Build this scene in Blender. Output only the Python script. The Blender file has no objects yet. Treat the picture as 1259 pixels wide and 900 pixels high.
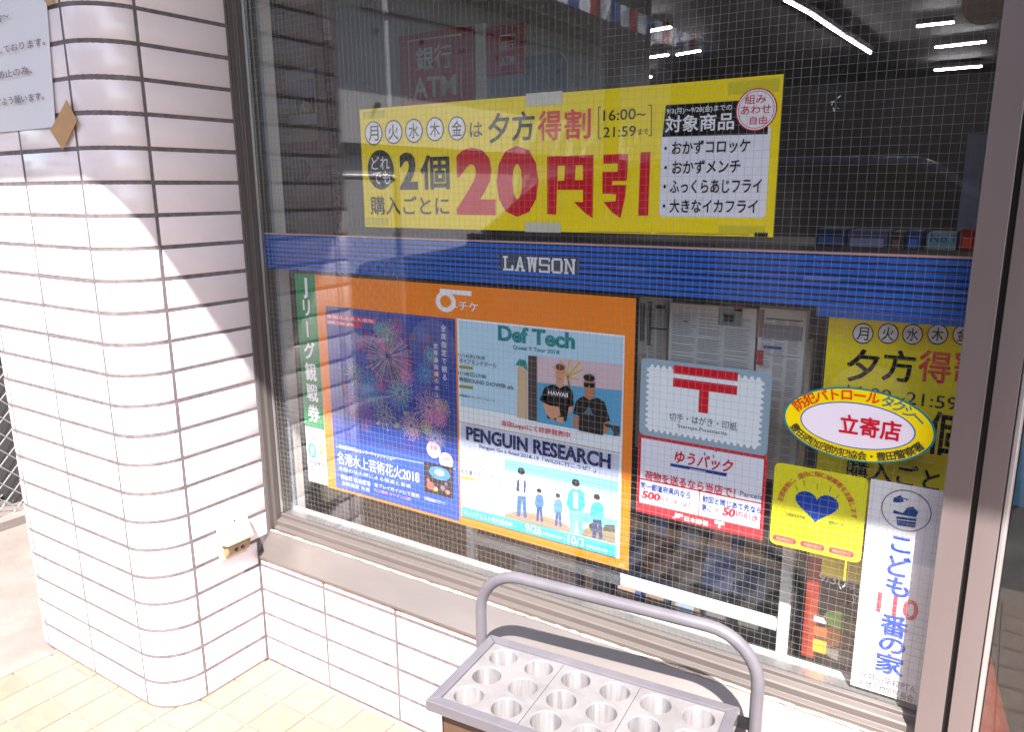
import bpy, bmesh, math, random
import numpy as np
from mathutils import Vector, Matrix
random.seed(7)
SC = bpy.context.scene
COL = SC.collection
PI = math.pi

# ------------------------------------------------------------------ camera
F_PX = 953.76                      # focal length in pixels of the 1259 px wide photograph
CAM = np.array([1.5403, -1.1728, 1.2015])
RM = np.array([[0.8382, -0.5332, -0.1146], [0.5453, 0.8165, 0.1894], [-0.0074, -0.2213, 0.9752]])
_u, _s, _v = np.linalg.svd(RM); RM = _u @ _v
cd = bpy.data.cameras.new('camera'); cam = bpy.data.objects.new('camera', cd); COL.objects.link(cam)
cd.sensor_width = 36.0; cd.lens = 36.0 * F_PX / 1259.0; cd.clip_start = 0.02; cd.clip_end = 500
X, Yf, Z = RM[:, 0], RM[:, 1], RM[:, 2]
cam.matrix_world = Matrix([[X[0], Z[0], -Yf[0], CAM[0]], [X[1], Z[1], -Yf[1], CAM[1]], [X[2], Z[2], -Yf[2], CAM[2]], [0, 0, 0, 1]])
SC.camera = cam
SC.render.resolution_x = 1024; SC.render.resolution_y = 733

# ------------------------------------------------------------------ light
SUN = Vector((0.60, -1.0, 1.52)).normalized()
EL = math.asin(SUN.z); AZ = math.atan2(SUN.x, SUN.y)
w = bpy.data.worlds.new('World'); SC.world = w; w.use_nodes = True
nt = w.node_tree; bg = nt.nodes['Background']
sky = nt.nodes.new('ShaderNodeTexSky'); sky.sky_type = 'NISHITA'; sky.sun_disc = False
sky.sun_elevation = EL; sky.sun_rotation = AZ; sky.air_density = 1.0; sky.dust_density = 1.3; sky.ozone_density = 0.6
nt.links.new(sky.outputs[0], bg.inputs[0]); bg.inputs[1].default_value = 0.15
sl = bpy.data.lights.new('sun', 'SUN'); sl.energy = 4.9; sl.angle = math.radians(0.5); sl.color = (1.0, 0.965, 0.93)
so = bpy.data.objects.new('sun', sl); COL.objects.link(so); so.location = (3, -5, 8)
so.rotation_euler = (-SUN).to_track_quat('-Z', 'Y').to_euler()
SC.view_settings.view_transform = 'Standard'; SC.view_settings.look = 'None'
SC.view_settings.exposure = 1.82; SC.view_settings.gamma = 1.0
SC.cycles.max_bounces = 10; SC.cycles.transparent_max_bounces = 16; SC.cycles.caustics_reflective = False
SC.cycles.caustics_refractive = False

# ------------------------------------------------------------------ helpers
def ray(u, v):
    d = RM @ np.array([(u - 629.5) / F_PX, 1, -(v - 450) / F_PX]); return d
def at(u, v, ax, val):             # the point of the plane x/y/z = val that stands at a pixel of the photograph
    d = ray(u, v); i = 'xyz'.index(ax); return CAM + d * (val - CAM[i]) / d[i]

def mat(name, col, rough=0.5, metal=0.0, spec=0.5, noise=0.0, nscale=20.0, bump=0.0, bscale=60.0, coat=0.0, emis=None, es=0.0, alpha=None, stretch=None):
    m = bpy.data.materials.new(name); m.use_nodes = True
    n = m.node_tree; b = n.nodes['Principled BSDF']
    b.inputs['Roughness'].default_value = rough; b.inputs['Metallic'].default_value = metal
    b.inputs['Specular IOR Level'].default_value = spec; b.inputs['Coat Weight'].default_value = coat
    b.inputs['Base Color'].default_value = (*col, 1)
    if emis: b.inputs['Emission Color'].default_value = (*emis, 1); b.inputs['Emission Strength'].default_value = es
    if noise or bump:
        tc = n.nodes.new('ShaderNodeTexCoord'); src = tc.outputs['Object']
        if stretch:
            mp = n.nodes.new('ShaderNodeMapping'); mp.inputs['Scale'].default_value = stretch
            n.links.new(src, mp.inputs[0]); src = mp.outputs[0]
    if noise:
        t = n.nodes.new('ShaderNodeTexNoise'); t.inputs['Scale'].default_value = nscale; t.inputs['Detail'].default_value = 6
        t.inputs['Roughness'].default_value = 0.65
        n.links.new(src, t.inputs['Vector'])
        r = n.nodes.new('ShaderNodeValToRGB'); r.color_ramp.elements[0].position = 0.3; r.color_ramp.elements[1].position = 0.7
        r.color_ramp.elements[0].color = (*[max(0, c * (1 - noise)) for c in col], 1)
        r.color_ramp.elements[1].color = (*[min(1, c * (1 + noise * 0.6)) for c in col], 1)
        n.links.new(t.outputs['Fac'], r.inputs[0]); n.links.new(r.outputs[0], b.inputs['Base Color'])
        mr = n.nodes.new('ShaderNodeMapRange'); mr.inputs[3].default_value = rough * 0.8; mr.inputs[4].default_value = min(1, rough * 1.25)
        n.links.new(t.outputs['Fac'], mr.inputs[0]); n.links.new(mr.outputs[0], b.inputs['Roughness'])
    if bump:
        t2 = n.nodes.new('ShaderNodeTexNoise'); t2.inputs['Scale'].default_value = bscale; t2.inputs['Detail'].default_value = 4
        n.links.new(src, t2.inputs['Vector'])
        bp = n.nodes.new('ShaderNodeBump'); bp.inputs['Strength'].default_value = bump; bp.inputs['Distance'].default_value = 0.002
        n.links.new(t2.outputs['Fac'], bp.inputs['Height']); n.links.new(bp.outputs[0], b.inputs['Normal'])
    return m
_pm = {}
def ink(r, g, b, rough=0.6):      # printed ink given as display colour 0..255
    k = (r, g, b, rough)
    if k not in _pm:
        lin = [((c / 255) / 12.92 if c < 10 else (((c / 255) + 0.055) / 1.055) ** 2.4) for c in (r, g, b)]
        _pm[k] = mat('print_ink', lin, rough, spec=0.12)
    return _pm[k]

def link(name, me, parent=None, m=None, loc=None):
    o = bpy.data.objects.new(name, me); COL.objects.link(o)
    if m is not None and me is not None and not me.materials: me.materials.append(m)
    if parent is not None: o.parent = parent
    if loc is not None: o.location = loc
    return o
def wloc(p):
    v = Vector((0, 0, 0))
    while p is not None: v += p.location; p = p.parent
    return v
class MB:
    def __init__(s): s.v = []; s.f = []; s.sm = []
    def add(s, vs, fs, smooth=False):
        b = len(s.v); s.v += [tuple(v) for v in vs]; s.f += [tuple(b + i for i in f) for f in fs]; s.sm += [smooth] * len(fs)
    def box(s, x0, x1, y0, y1, z0, z1):
        s.add([(x0, y0, z0), (x1, y0, z0), (x1, y1, z0), (x0, y1, z0), (x0, y0, z1), (x1, y0, z1), (x1, y1, z1), (x0, y1, z1)],
              [(0, 3, 2, 1), (4, 5, 6, 7), (0, 1, 5, 4), (1, 2, 6, 5), (2, 3, 7, 6), (3, 0, 4, 7)]); return s
    def prism(s, pts, a, b, ax='x'):          # closed outline (two coordinates) drawn along an axis
        n = len(pts)
        def q(p, t): return {'x': (t, p[0], p[1]), 'y': (p[0], t, p[1]), 'z': (p[0], p[1], t)}[ax]
        s.add([q(p, a) for p in pts] + [q(p, b) for p in pts],
              [tuple(range(n))[::-1], tuple(range(n, 2 * n))] + [(i, (i + 1) % n, n + (i + 1) % n, n + i) for i in range(n)]); return s
    def sweep(s, prof, a, b):                 # open outline (y,z) along x
        n = len(prof); s.add([(a, *p) for p in prof] + [(b, *p) for p in prof], [(i, i + 1, n + i + 1, n + i) for i in range(n - 1)]); return s
    def bar(s, p, q, r, n=6, smooth=True, r2=None):
        p = Vector(p); q = Vector(q); d = (q - p).normalized(); a = d.orthogonal().normalized(); c = d.cross(a); r2 = r if r2 is None else r2
        vs = [p + (a * math.cos(t) + c * math.sin(t)) * r for t in [2 * PI * i / n for i in range(n)]] + \
             [q + (a * math.cos(t) + c * math.sin(t)) * r2 for t in [2 * PI * i / n for i in range(n)]]
        s.add(vs, [(i, (i + 1) % n, n + (i + 1) % n, n + i) for i in range(n)], smooth)
        s.add(vs, [tuple(range(n))[::-1], tuple(range(n, 2 * n))]); return s
    def tube(s, pts, r, n=12):
        pts = [Vector(p) for p in pts]; rings = []; up = None
        for i, p in enumerate(pts):
            d = (pts[min(i + 1, len(pts) - 1)] - pts[max(i - 1, 0)]).normalized()
            if up is None: up = d.orthogonal().normalized()
            up = (up - d * up.dot(d)).normalized(); c = d.cross(up); rr = r[i] if isinstance(r, list) else r
            rings.append([p + (up * math.cos(2 * PI * k / n) + c * math.sin(2 * PI * k / n)) * rr for k in range(n)])
        vs = [v for g in rings for v in g]; fs = []
        for i in range(len(pts) - 1):
            for k in range(n): fs.append((i * n + k, i * n + (k + 1) % n, (i + 1) * n + (k + 1) % n, (i + 1) * n + k))
        s.add(vs, fs, True); s.add(rings[0], [tuple(range(n))[::-1]]); s.add(rings[-1], [tuple(range(n))]); return s
    def build(s, name, m, parent=None, bevel=0, seg=2, loc=None):
        off = wloc(parent) if parent is not None else Vector((0, 0, 0))
        if loc is not None: off = off + Vector(loc) if parent is not None else Vector(loc)
        me = bpy.data.meshes.new(name); me.from_pydata([(v[0] - off.x, v[1] - off.y, v[2] - off.z) for v in s.v], [], s.f)
        me.polygons.foreach_set('use_smooth', s.sm)
        if bevel or True:
            bm = bmesh.new(); bm.from_mesh(me)
            bmesh.ops.recalc_face_normals(bm, faces=bm.faces)
            if bevel:
                bmesh.ops.remove_doubles(bm, verts=bm.verts, dist=1e-6)
                es = [e for e in bm.edges if len(e.link_faces) == 2 and e.calc_face_angle(0) > 0.5]
                bmesh.ops.bevel(bm, geom=es, offset=bevel, segments=seg, affect='EDGES', profile=0.5, clamp_overlap=True)
            bm.to_mesh(me); bm.free()
        me.materials.append(m)
        return link(name, me, parent, loc=loc)
def thing(name, label, cat, loc=(0, 0, 0), group=None):
    o = bpy.data.objects.new(name, None); COL.objects.link(o); o.location = loc; o.empty_display_size = 0.05
    o['label'] = label; o['category'] = cat
    if group: o['group'] = group
    return o
def tag(o, label, cat, group=None):
    o['label'] = label; o['category'] = cat
    if group: o['group'] = group
    return o
def struct(o): o['kind'] = 'structure'; return o

# flat print: shapes and letters a fraction of a millimetre proud of their sheet
LAY = 0.00035
class Sheet:
    def __init__(s, root, ax, val): s.root = root; s.ax = ax; s.val = val
    def pt(s, u, v): return at(u, v, s.ax, s.val)
    def depth(s, lay): return s.val - LAY * lay
    def poly(s, name, pts, m, lay=1, th=0.0, world=False):
        P = [p if world else tuple(s.pt(*p)[[0, 2]]) for p in pts]
        mb = MB(); d = s.depth(lay)
        if th: mb.prism(P, d, d + th, 'y')
        else: mb.add([(p[0], d, p[1]) for p in P], [tuple(range(len(P)))])
        o = mb.build(name, m, s.root); return o
    def rect(s, name, u0, v0, u1, v1, m, lay=1, th=0.0, r=0.0):      # upright rectangle from top-left and bottom-right pixels
        a = s.pt(u0, v0); b = s.pt(u1, v1); x0, x1, z1, z0 = a[0], b[0], a[2], b[2]
        return s.wrect(name, x0, x1, z0, z1, m, lay, th, r)
    def wrect(s, name, x0, x1, z0, z1, m, lay=1, th=0.0, r=0.0):
        if r:
            P = []
            for cx, cz, a0 in ((x1 - r, z1 - r, 0), (x0 + r, z1 - r, 90), (x0 + r, z0 + r, 180), (x1 - r, z0 + r, 270)):
                for k in range(5): t = math.radians(a0 + k * 22.5); P.append((cx + r * math.cos(t), cz + r * math.sin(t)))
        else: P = [(x0, z0), (x1, z0), (x1, z1), (x0, z1)]
        return s.poly(name, P, m, lay, th, world=True)
    def ell(s, name, u, v, ru, rv, m, lay=1, th=0.0, n=32, ring=0.0):
        c = s.pt(u, v); rx = abs(s.pt(u + ru, v)[0] - s.pt(u - ru, v)[0]) / 2; rz = abs(s.pt(u, v - rv)[2] - s.pt(u, v + rv)[2]) / 2
        return s.well(name, c[0], c[2], rx, rz, m, lay, th, n, ring)
    def well(s, name, cx, cz, rx, rz, m, lay=1, th=0.0, n=32, ring=0.0):
        P = [(cx + rx * math.cos(2 * PI * k / n), cz + rz * math.sin(2 * PI * k / n)) for k in range(n)]
        if not ring: return s.poly(name, P, m, lay, th, world=True)
        Q = [(cx + (rx - ring) * math.cos(2 * PI * k / n), cz + (rz - ring) * math.sin(2 * PI * k / n)) for k in range(n)]
        d = s.depth(lay); mb = MB(); mb.add([(p[0], d, p[1]) for p in P + Q], [(k, (k + 1) % n, n + (k + 1) % n, n + k) for k in range(n)])
        return mb.build(name, m, s.root)
    def line(s, name, pts, wd, m, lay=1):      # strokes: list of (u0,v0,u1,v1) as thin quads, joined
        mb = MB(); d = s.depth(lay)
        for (a, b, c, e) in pts:
            p = s.pt(a, b); q = s.pt(c, e); dx, dz = q[0] - p[0], q[2] - p[2]; L = math.hypot(dx, dz) or 1; nx, nz = -dz / L * wd / 2, dx / L * wd / 2
            mb.add([(p[0] + nx, d, p[2] + nz), (p[0] - nx, d, p[2] - nz), (q[0] - nx, d, q[2] - nz), (q[0] + nx, d, q[2] + nz)], [(0, 1, 2, 3)])
        return mb.build(name, m, s.root)
    def T(s, txt, a, b, h, m, lay=2, bold=0.0, name='lettering', shear=0.0):
        """ink box: a = bottom-left pixel, b = bottom-right pixel, h = height in pixels at the left"""
        pa = s.pt(*a); pb = s.pt(*b); pt = s.pt(a[0], a[1] - h)
        return s.W(txt, pa[0], pb[0], (pa[2] + pb[2]) / 2, pt[2] - pa[2], m, lay, bold, name, shear)
    def B(s, txt, u0, v0, u1, v1, m, lay=2, bold=0.0, name='lettering', shear=0.0):   # ink box by pixels: left, top, right, bottom at its middle
        um = (u0 + u1) / 2; c0 = s.pt(um, v0); c1 = s.pt(um, v1)
        return s.W(txt, s.pt(u0, (v0 + v1) / 2)[0], s.pt(u1, (v0 + v1) / 2)[0], c1[2], c0[2] - c1[2], m, lay, bold, name, shear)
    def W(s, txt, x0, x1, z0, h, m, lay=2, bold=0.0, name='lettering', shear=0.0):
        vs, fs = glyph(txt, bold); mn = vs.min(0); mx = vs.max(0); d = s.depth(lay)
        q = (vs - mn) / np.maximum(mx - mn, 1e-6); mb = MB()
        ex = (x1 - x0) / max(mx[0] - mn[0], 1e-6); ez = h / max(mx[1] - mn[1], 1e-6)
        for k, (ox, oz) in enumerate(strikes(txt, bold)):
            mb.add([(x0 + (x1 - x0) * p[0] + shear * h * p[1] + ox * ex, d - .00002 * k, z0 + h * p[1] + oz * ez) for p in q], fs)
        return mb.build(name, m, s.root)
    def arc(s, txt, cx, cz, rx, rz, a0, a1, size, m, lay=2, bold=0.0, flip=False, name='lettering', wide=1.0):
        mb = MB(); d = s.depth(lay); n = len(txt)
        ts = [math.radians(a0 + (a1 - a0) * k / 200) for k in range(201)]; cum = [0.0]       # even spacing along the ellipse
        for k in range(200): cum.append(cum[-1] + math.hypot(rx * (math.cos(ts[k + 1]) - math.cos(ts[k])), rz * (math.sin(ts[k + 1]) - math.sin(ts[k]))))
        for i, ch in enumerate(txt):
            if ch == ' ': continue
            t = float(np.interp(cum[-1] * (i + 0.5) / n, cum, ts)); x = cx + rx * math.cos(t); z = cz + rz * math.sin(t)
            nx, nz = math.cos(t) / rx, math.sin(t) / rz; L = math.hypot(nx, nz); nx /= L; nz /= L
            if flip: nx, nz = -nx, -nz
            tx, tz = nz, -nx
            vs, fs = glyph(ch, bold); k = size
            for j_, (ox, oz) in enumerate(strikes(ch, bold)): mb.add([(x + ox * k + tx * (p[0] - 0.5) * k * wide + nx * (p[1] - 0.36) * k, d - .00002 * j_, z + oz * k + tz * (p[0] - 0.5) * k * wide + nz * (p[1] - 0.36) * k) for p in vs], fs)
        return mb.build(name, m, s.root)
_gl = {}
def strikes(txt, bold):            # bold face for the East Asian letters: the glyph struck several times side by side
    if bold == 0: return [(0, 0)]
    if all(ord(c) < 128 for c in txt): return [(0, 0), (.012, 0), (-.012, 0)] if bold >= .03 else [(0, 0)]
    b = bold * .62; r = [(0, 0), (b, b), (-b, b), (b, -b), (-b, -b)]
    if bold >= .02: r += [(b * 1.3, 0), (-b * 1.3, 0), (0, b * 1.3), (0, -b * 1.3)]
    return r
def glyph(txt, bold=0.0):
    if bold and not all(ord(c) < 128 for c in txt): bold = 0.0
    k = (txt, bold)
    if k not in _gl:
        cu = bpy.data.curves.new('t', 'FONT'); cu.body = txt; cu.resolution_u = 3; cu.offset = bold; cu.size = 1.0
        ob = bpy.data.objects.new('t', cu); COL.objects.link(ob); bpy.context.view_layer.update()
        dg = bpy.context.evaluated_depsgraph_get(); me = bpy.data.meshes.new_from_object(ob.evaluated_get(dg), depsgraph=dg)
        vs = np.array([v.co[:2] for v in me.vertices]) if len(me.vertices) else np.zeros((3, 2)); fs = [tuple(p.vertices) for p in me.polygons]
        bpy.data.objects.remove(ob); bpy.data.meshes.remove(me); bpy.data.curves.remove(cu)
        _gl[k] = (vs, fs)
    return _gl[k]

# ------------------------------------------------------------------ materials
M_tile = mat('white_glazed_tile', (0.83, 0.735, 0.75), 0.22, noise=0.05, nscale=9, bump=0.10, bscale=22, coat=0.3)
M_grout = mat('dark_grout', (0.165, 0.135, 0.14), 0.9, noise=0.4, nscale=60, bump=0.5, bscale=300)
M_floor = mat('beige_floor_tile', (0.275, 0.187, 0.137), 0.55, noise=0.17, nscale=26, bump=0.3, bscale=160)
M_fgrout = mat('floor_grout', (0.29, 0.22, 0.195), 0.9, noise=0.3, nscale=40)
M_alu = mat('aged_aluminium', (0.20, 0.172, 0.158), 0.42, metal=0.55, noise=0.14, nscale=5, bump=0.1, bscale=90, stretch=(0.3, 1, 1))
M_aluv = mat('aged_aluminium_upright', (0.19, 0.15, 0.145), 0.42, metal=0.3, noise=0.10, nscale=7, bump=0.08, bscale=90, stretch=(1, 1, 0.12))
M_alul = mat('bright_aluminium', (0.55, 0.52, 0.52), 0.3, metal=0.7, noise=0.1, nscale=12)
M_dark = mat('dark_bronze_frame', (0.045, 0.038, 0.036), 0.4, metal=0.4, noise=0.25, nscale=10, stretch=(1, 1, 0.2))
M_black = mat('black_rubber_seal', (0.008, 0.008, 0.008), 0.5)
M_caulk = mat('weathered_sealant', (0.62, 0.52, 0.42), 0.7, noise=0.35, nscale=50, bump=0.6, bscale=120)
M_rust = mat('rusty_sealant', (0.33, 0.16, 0.08), 0.85, noise=0.5, nscale=35)
M_lilac = mat('lilac_grey_paint', (0.125, 0.114, 0.128), 0.38, noise=0.16, nscale=11, bump=0.15, bscale=70, coat=0.1)
M_plate = mat('scuffed_pale_plate', (0.185, 0.170, 0.172), 0.5, noise=0.18, nscale=22, bump=0.2, bscale=200)
M_tube = mat('scuffed_hole_lining', (0.27, 0.25, 0.255), 0.45, noise=0.5, nscale=60, stretch=(1, 1, 0.08))
M_brown = mat('brown_plastic', (0.10, 0.055, 0.035), 0.5, noise=0.2, nscale=20)
M_ivory = mat('yellowed_ivory_plastic', (0.50, 0.44, 0.31), 0.4, noise=0.12, nscale=14)
M_stain = mat('stained_brown_plastic', (0.30, 0.19, 0.10), 0.6, noise=0.5, nscale=60)
M_wire = mat('embedded_steel_wire', (0.30, 0.28, 0.285), 0.45, metal=0.25)
M_paper = mat('white_paper', (0.74, 0.72, 0.74), 0.8, noise=0.03, nscale=5)
M_tapek = mat('brown_kraft_tape', (0.48, 0.25, 0.09), 0.5, noise=0.15, nscale=40)
M_tapec = mat('frosted_tape', (0.62, 0.60, 0.50), 0.35)
M_wallin = mat('interior_white_paint', (0.62, 0.58, 0.55), 0.5, noise=0.05, nscale=8)
M_blueal = mat('inner_frame_grey_blue', (0.30, 0.36, 0.42), 0.45, noise=0.06, nscale=10)
M_conc = mat('concrete', (0.21, 0.175, 0.155), 0.9, noise=0.25, nscale=4, bump=0.7, bscale=80)
M_asph = mat('asphalt', (0.055, 0.053, 0.052), 0.9, noise=0.3, nscale=30, bump=0.8, bscale=200)
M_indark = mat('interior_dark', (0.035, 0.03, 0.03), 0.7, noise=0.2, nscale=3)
M_infloor = mat('interior_floor', (0.20, 0.17, 0.15), 0.35, noise=0.1, nscale=4)
M_grey = mat('grey_wall_panel', (0.64, 0.60, 0.59), 0.7, noise=0.10, nscale=2.5)
M_galv = mat('galvanised_wire', (0.50, 0.48, 0.47), 0.45, metal=0.5)
M_leaf = mat('dark_leaf', (0.045, 0.07, 0.03), 0.6, noise=0.4, nscale=0.7)
M_bark = mat('bark', (0.10, 0.075, 0.055), 0.9, noise=0.4, nscale=12)
M_lamp = mat('fluorescent_tube', (0.9, 0.9, 0.9), 0.4, emis=(1.0, 0.93, 0.97), es=36.0)
M_carp = mat('black_car_paint', (0.01, 0.01, 0.012), 0.15, coat=0.8)
M_carg = mat('dark_car_glass', (0.01, 0.012, 0.012), 0.05)
M_rub = mat('tyre_rubber', (0.02, 0.02, 0.02), 0.8)
# clear glass: passes light, mirrors by Fresnel on each face
M_glass = bpy.data.materials.new('clear_glass'); M_glass.use_nodes = True
n = M_glass.node_tree; n.nodes.clear()
out = n.nodes.new('ShaderNodeOutputMaterial'); mx = n.nodes.new('ShaderNodeMixShader'); tr = n.nodes.new('ShaderNodeBsdfTransparent'); gl = n.nodes.new('ShaderNodeBsdfGlossy')
fr = n.nodes.new('ShaderNodeFresnel'); ge = n.nodes.new('ShaderNodeNewGeometry'); mr = n.nodes.new('ShaderNodeMapRange')
tr.inputs[0].default_value = (0.97, 0.98, 0.975, 1); gl.inputs['Roughness'].default_value = 0.0; gl.inputs[0].default_value = (1, 1, 1, 1)
mr.inputs[3].default_value = 1.55; mr.inputs[4].default_value = 1 / 1.55
n.links.new(ge.outputs['Backfacing'], mr.inputs[0]); n.links.new(mr.outputs[0], fr.inputs['IOR'])
df = n.nodes.new('ShaderNodeBsdfDiffuse'); df.inputs[0].default_value = (.8, .78, .76, 1); dn = n.nodes.new('ShaderNodeTexNoise'); dn.inputs['Scale'].default_value = 5.0; dn.inputs['Detail'].default_value = 9
dn.inputs['Roughness'].default_value = 0.7; dc = n.nodes.new('ShaderNodeTexCoord'); n.links.new(dc.outputs['Object'], dn.inputs['Vector']); dr = n.nodes.new('ShaderNodeMapRange'); dr.inputs[1].default_value = .38; dr.inputs[2].default_value = .75; dr.inputs[3].default_value = .001; dr.inputs[4].default_value = .016
n.links.new(dn.outputs['Fac'], dr.inputs[0]); dm = n.nodes.new('ShaderNodeMixShader'); n.links.new(dr.outputs[0], dm.inputs[0]); n.links.new(tr.outputs[0], dm.inputs[1]); n.links.new(df.outputs[0], dm.inputs[2])
n.links.new(fr.outputs[0], mx.inputs[0]); n.links.new(dm.outputs[0], mx.inputs[1]); n.links.new(gl.outputs[0], mx.inputs[2]); n.links.new(mx.outputs[0], out.inputs[0])

def vary(m, amt, ramt=.3):          # every piece its own slight tone and gloss
    n = m.node_tree; b = n.nodes['Principled BSDF']; oi = n.nodes.new('ShaderNodeObjectInfo'); hs_ = n.nodes.new('ShaderNodeHueSaturation'); r = n.nodes.new('ShaderNodeMapRange')
    r.inputs[3].default_value = 1 - amt; r.inputs[4].default_value = 1 + amt * .4; n.links.new(oi.outputs['Random'], r.inputs[0]); n.links.new(r.outputs[0], hs_.inputs['Value'])
    l = b.inputs['Base Color'].links[0]; src_ = l.from_socket; n.links.new(src_, hs_.inputs['Color']); n.links.new(hs_.outputs[0], b.inputs['Base Color'])
vary(M_tile, .07); vary(M_floor, .12)

# ------------------------------------------------------------------ ground
PX, PY = 0.0965, 0.0965
def sheet_obj(name, x0, x1, y0, y1, z, m):
    mb = MB(); mb.add([(x0, y0, z), (x1, y0, z), (x1, y1, z), (x0, y1, z)], [(0, 1, 2, 3)]); return struct(mb.build(name, m))
sheet_obj('ground', -60, 60, -60, 60, -0.16, M_conc)
mb = MB(); mb.box(-4.0, -0.515, -1.35, 6.0, -0.15, -0.012); struct(mb.build('concrete_apron', M_conc))
mb = MB(); mb.box(-0.505, 6.0, -1.35, 0.06, -0.15, -0.004); terrace = struct(mb.build('terrace_floor', M_fgrout))
mb = MB(); mb.box(-0.5145, -0.506, -1.35, -0.001, -0.1495, 0.0015); mb.build('edge_strip', M_conc, terrace)
sheet_obj('road', -40, 40, -30, -1.36, -0.152, M_asph)

tm = MB(); e = 0.0022
tm.box(-PX / 2 + e, PX / 2 - e, -PY / 2 + e, PY / 2 - e, -0.010, 0.0)
t0 = tm.build('tile', M_floor, terrace, bevel=0.0012, seg=1); tme = t0.data
x_l = 0.067 - 6 * PX; k = 0; first = True
rects = []
for i in range(0, 27):
    for j in range(0, 10):
        cx = 0.067 - 5.5 * PX + i * PX; cy = -0.105 + 0.5 * PY - j * PY
        if j == 0: cy = -0.105 + 0.5 * PY
        rects.append((cx, cy))
for (cx, cy) in rects:
    o = t0 if first else link('tile', tme, terrace); first = False
    o.location = (cx, cy, random.uniform(-0.0006, 0.0)); o.rotation_euler = (random.uniform(-.002, .002), random.uniform(-.002, .002), 0)
# farther terrace beyond the counted tiles: the same tiles joined
mb = MB()
for i in range(-1, 52):
    for j in range(0, 13):
        if (0 <= i < 27 and j < 10): continue
        cx = 0.067 - 5.5 * PX + i * PX; cy = -0.105 + 0.5 * PY - j * PY
        if cx < -0.5: continue
        mb.box(cx - PX / 2 + e, cx + PX / 2 - e, cy - PY / 2 + e, cy + PY / 2 - e, -0.010, 0.0)
o = mb.build('tile_field', M_floor, terrace); o['kind'] = 'stuff'
# a crumb of orange brick by the pillar foot
mb = MB(); bm = bmesh.new()
g = at(256, 853, 'z', 0.004)
mb.box(g[0] - .004, g[0] + .004, g[1] - .003, g[1] + .004, 0.0, 0.006)
tag(mb.build('brick_crumb', mat('orange_crumb', (0.5, 0.16, 0.06), 0.8), bevel=0.002, loc=(g[0], g[1], 0.0)), 'tiny orange crumb of brick lying at the foot of the tiled pillar', 'rubble')

# ------------------------------------------------------------------ tiled pillar
PZ = 0.068; Z0 = 0.0673; J = 0.0035; JZ = 0.0039; GR = 0.0007                # row pitch, first joint, half joint
A_, R_, W_ = 0.1829, 0.0972, 0.2282
pillar = thing('tiled_pillar', 'pillar clad in long white glazed tiles with rounded corners, left of the window', 'pillar', (0, -0.1, 0))
TOP = 2.62; TH = 0.008
core = MB(); outl = [(-TH, 0.30), (-TH, -A_)]
def arcp(cx, cy, r, a0, a1, n=8): return [(cx + r * math.cos(math.radians(a0 + (a1 - a0) * k / n)), cy + r * math.sin(math.radians(a0 + (a1 - a0) * k / n))) for k in range(n + 1)]
XL = -R_ - 2 * W_                                   # left end of the flat front
outl = [(-GR, 0.10)] + arcp(-R_, -A_, R_ - GR, 0, -90, 16) + arcp(XL, -A_, R_ - GR, -90, -180, 16) + [(XL - R_ + GR, 0.10)]
core.prism(outl, 0, TOP, 'z'); core.build('core', M_grout, pillar)
def tile_flat(wd, ht, name='tile'):
    m_ = MB(); m_.box(-wd / 2 + J, wd / 2 - J, 0, TH, -ht / 2 + JZ, ht / 2 - JZ)
    return m_
def tile_curve(ht):
    m_ = MB(); n_ = 10; ea = math.degrees(J / R_)
    o_ = arcp(0, 0, R_, -ea, -90 + ea, n_); i_ = arcp(0, 0, R_ - TH, -ea, -90 + ea, n_)
    vs = [(p[0], p[1], z) for z in (-ht / 2 + JZ, ht / 2 - JZ) for p in o_ + i_]; q = n_ + 1; N = 2 * q; fs = []
    for k in range(n_):
        fs += [(k, k + 1, N + k + 1, N + k), (q + k + 1, q + k, N + q + k, N + q + k + 1), (k + 1, k, q + k, q + k + 1), (N + k, N + k + 1, N + q + k + 1, N + q + k)]
    fs += [(0, N, N + q, q), (n_, q + n_, N + q + n_, N + n_)]
    m_.add(vs, fs, True); return m_
def mk(m_, bevel=0.0016):
    o = m_.build('tile', M_tile, None, bevel=bevel, seg=2); me = o.data; bpy.data.objects.remove(o)
    for p in me.polygons: p.use_smooth = True
    try: me.shade_smooth()
    except Exception: pass
    return me
def weighted(o):
    pass
ht0 = Z0 - 0.001
me_flat = mk(tile_flat(W_, PZ)); me_side = mk(tile_flat(A_, PZ)); me_wide = mk(tile_flat(A_ + .0350, PZ)); me_cur = mk(tile_curve(PZ), 0.0014)
me_flat0 = mk(tile_flat(W_, ht0)); me_side0 = mk(tile_flat(A_, ht0)); me_cur0 = mk(tile_curve(ht0), 0.0014)
me_back = mk(tile_flat(0.10, PZ)); me_back0 = mk(tile_flat(0.10, ht0))
off = -wloc(pillar)
rows = int((TOP - Z0) / PZ)
for r in range(rows + 1):
    b = r == 0; zc = ht0 / 2 + 0.001 if b else Z0 + (r - 0.5) * PZ
    for me, x, y, rz in ((me_side0 if b else (me_side if r < 5 else me_wide), 0, (-A_ / 2 if r < 5 else (.0350 - A_) / 2), PI / 2), (me_cur0 if b else me_cur, -R_, -A_, 0),
                        (me_flat0 if b else me_flat, -R_ - W_ / 2, -A_ - R_, 0), (me_flat0 if b else me_flat, -R_ - W_ * 1.5, -A_ - R_, 0),
                        (me_cur0 if b else me_cur, XL, -A_, -PI / 2)):
        jj = (random.uniform(-.0004, .0004), random.uniform(-.0004, .0004), random.uniform(-.0004, .0004))
        o = link('tile', me, pillar, loc=(x + off.x + jj[0], y + off.y + jj[1], zc + jj[2]))
        o.rotation_euler = (random.uniform(-.0015, .0015), random.uniform(-.0015, .0015), rz + random.uniform(-.002, .002))

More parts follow.
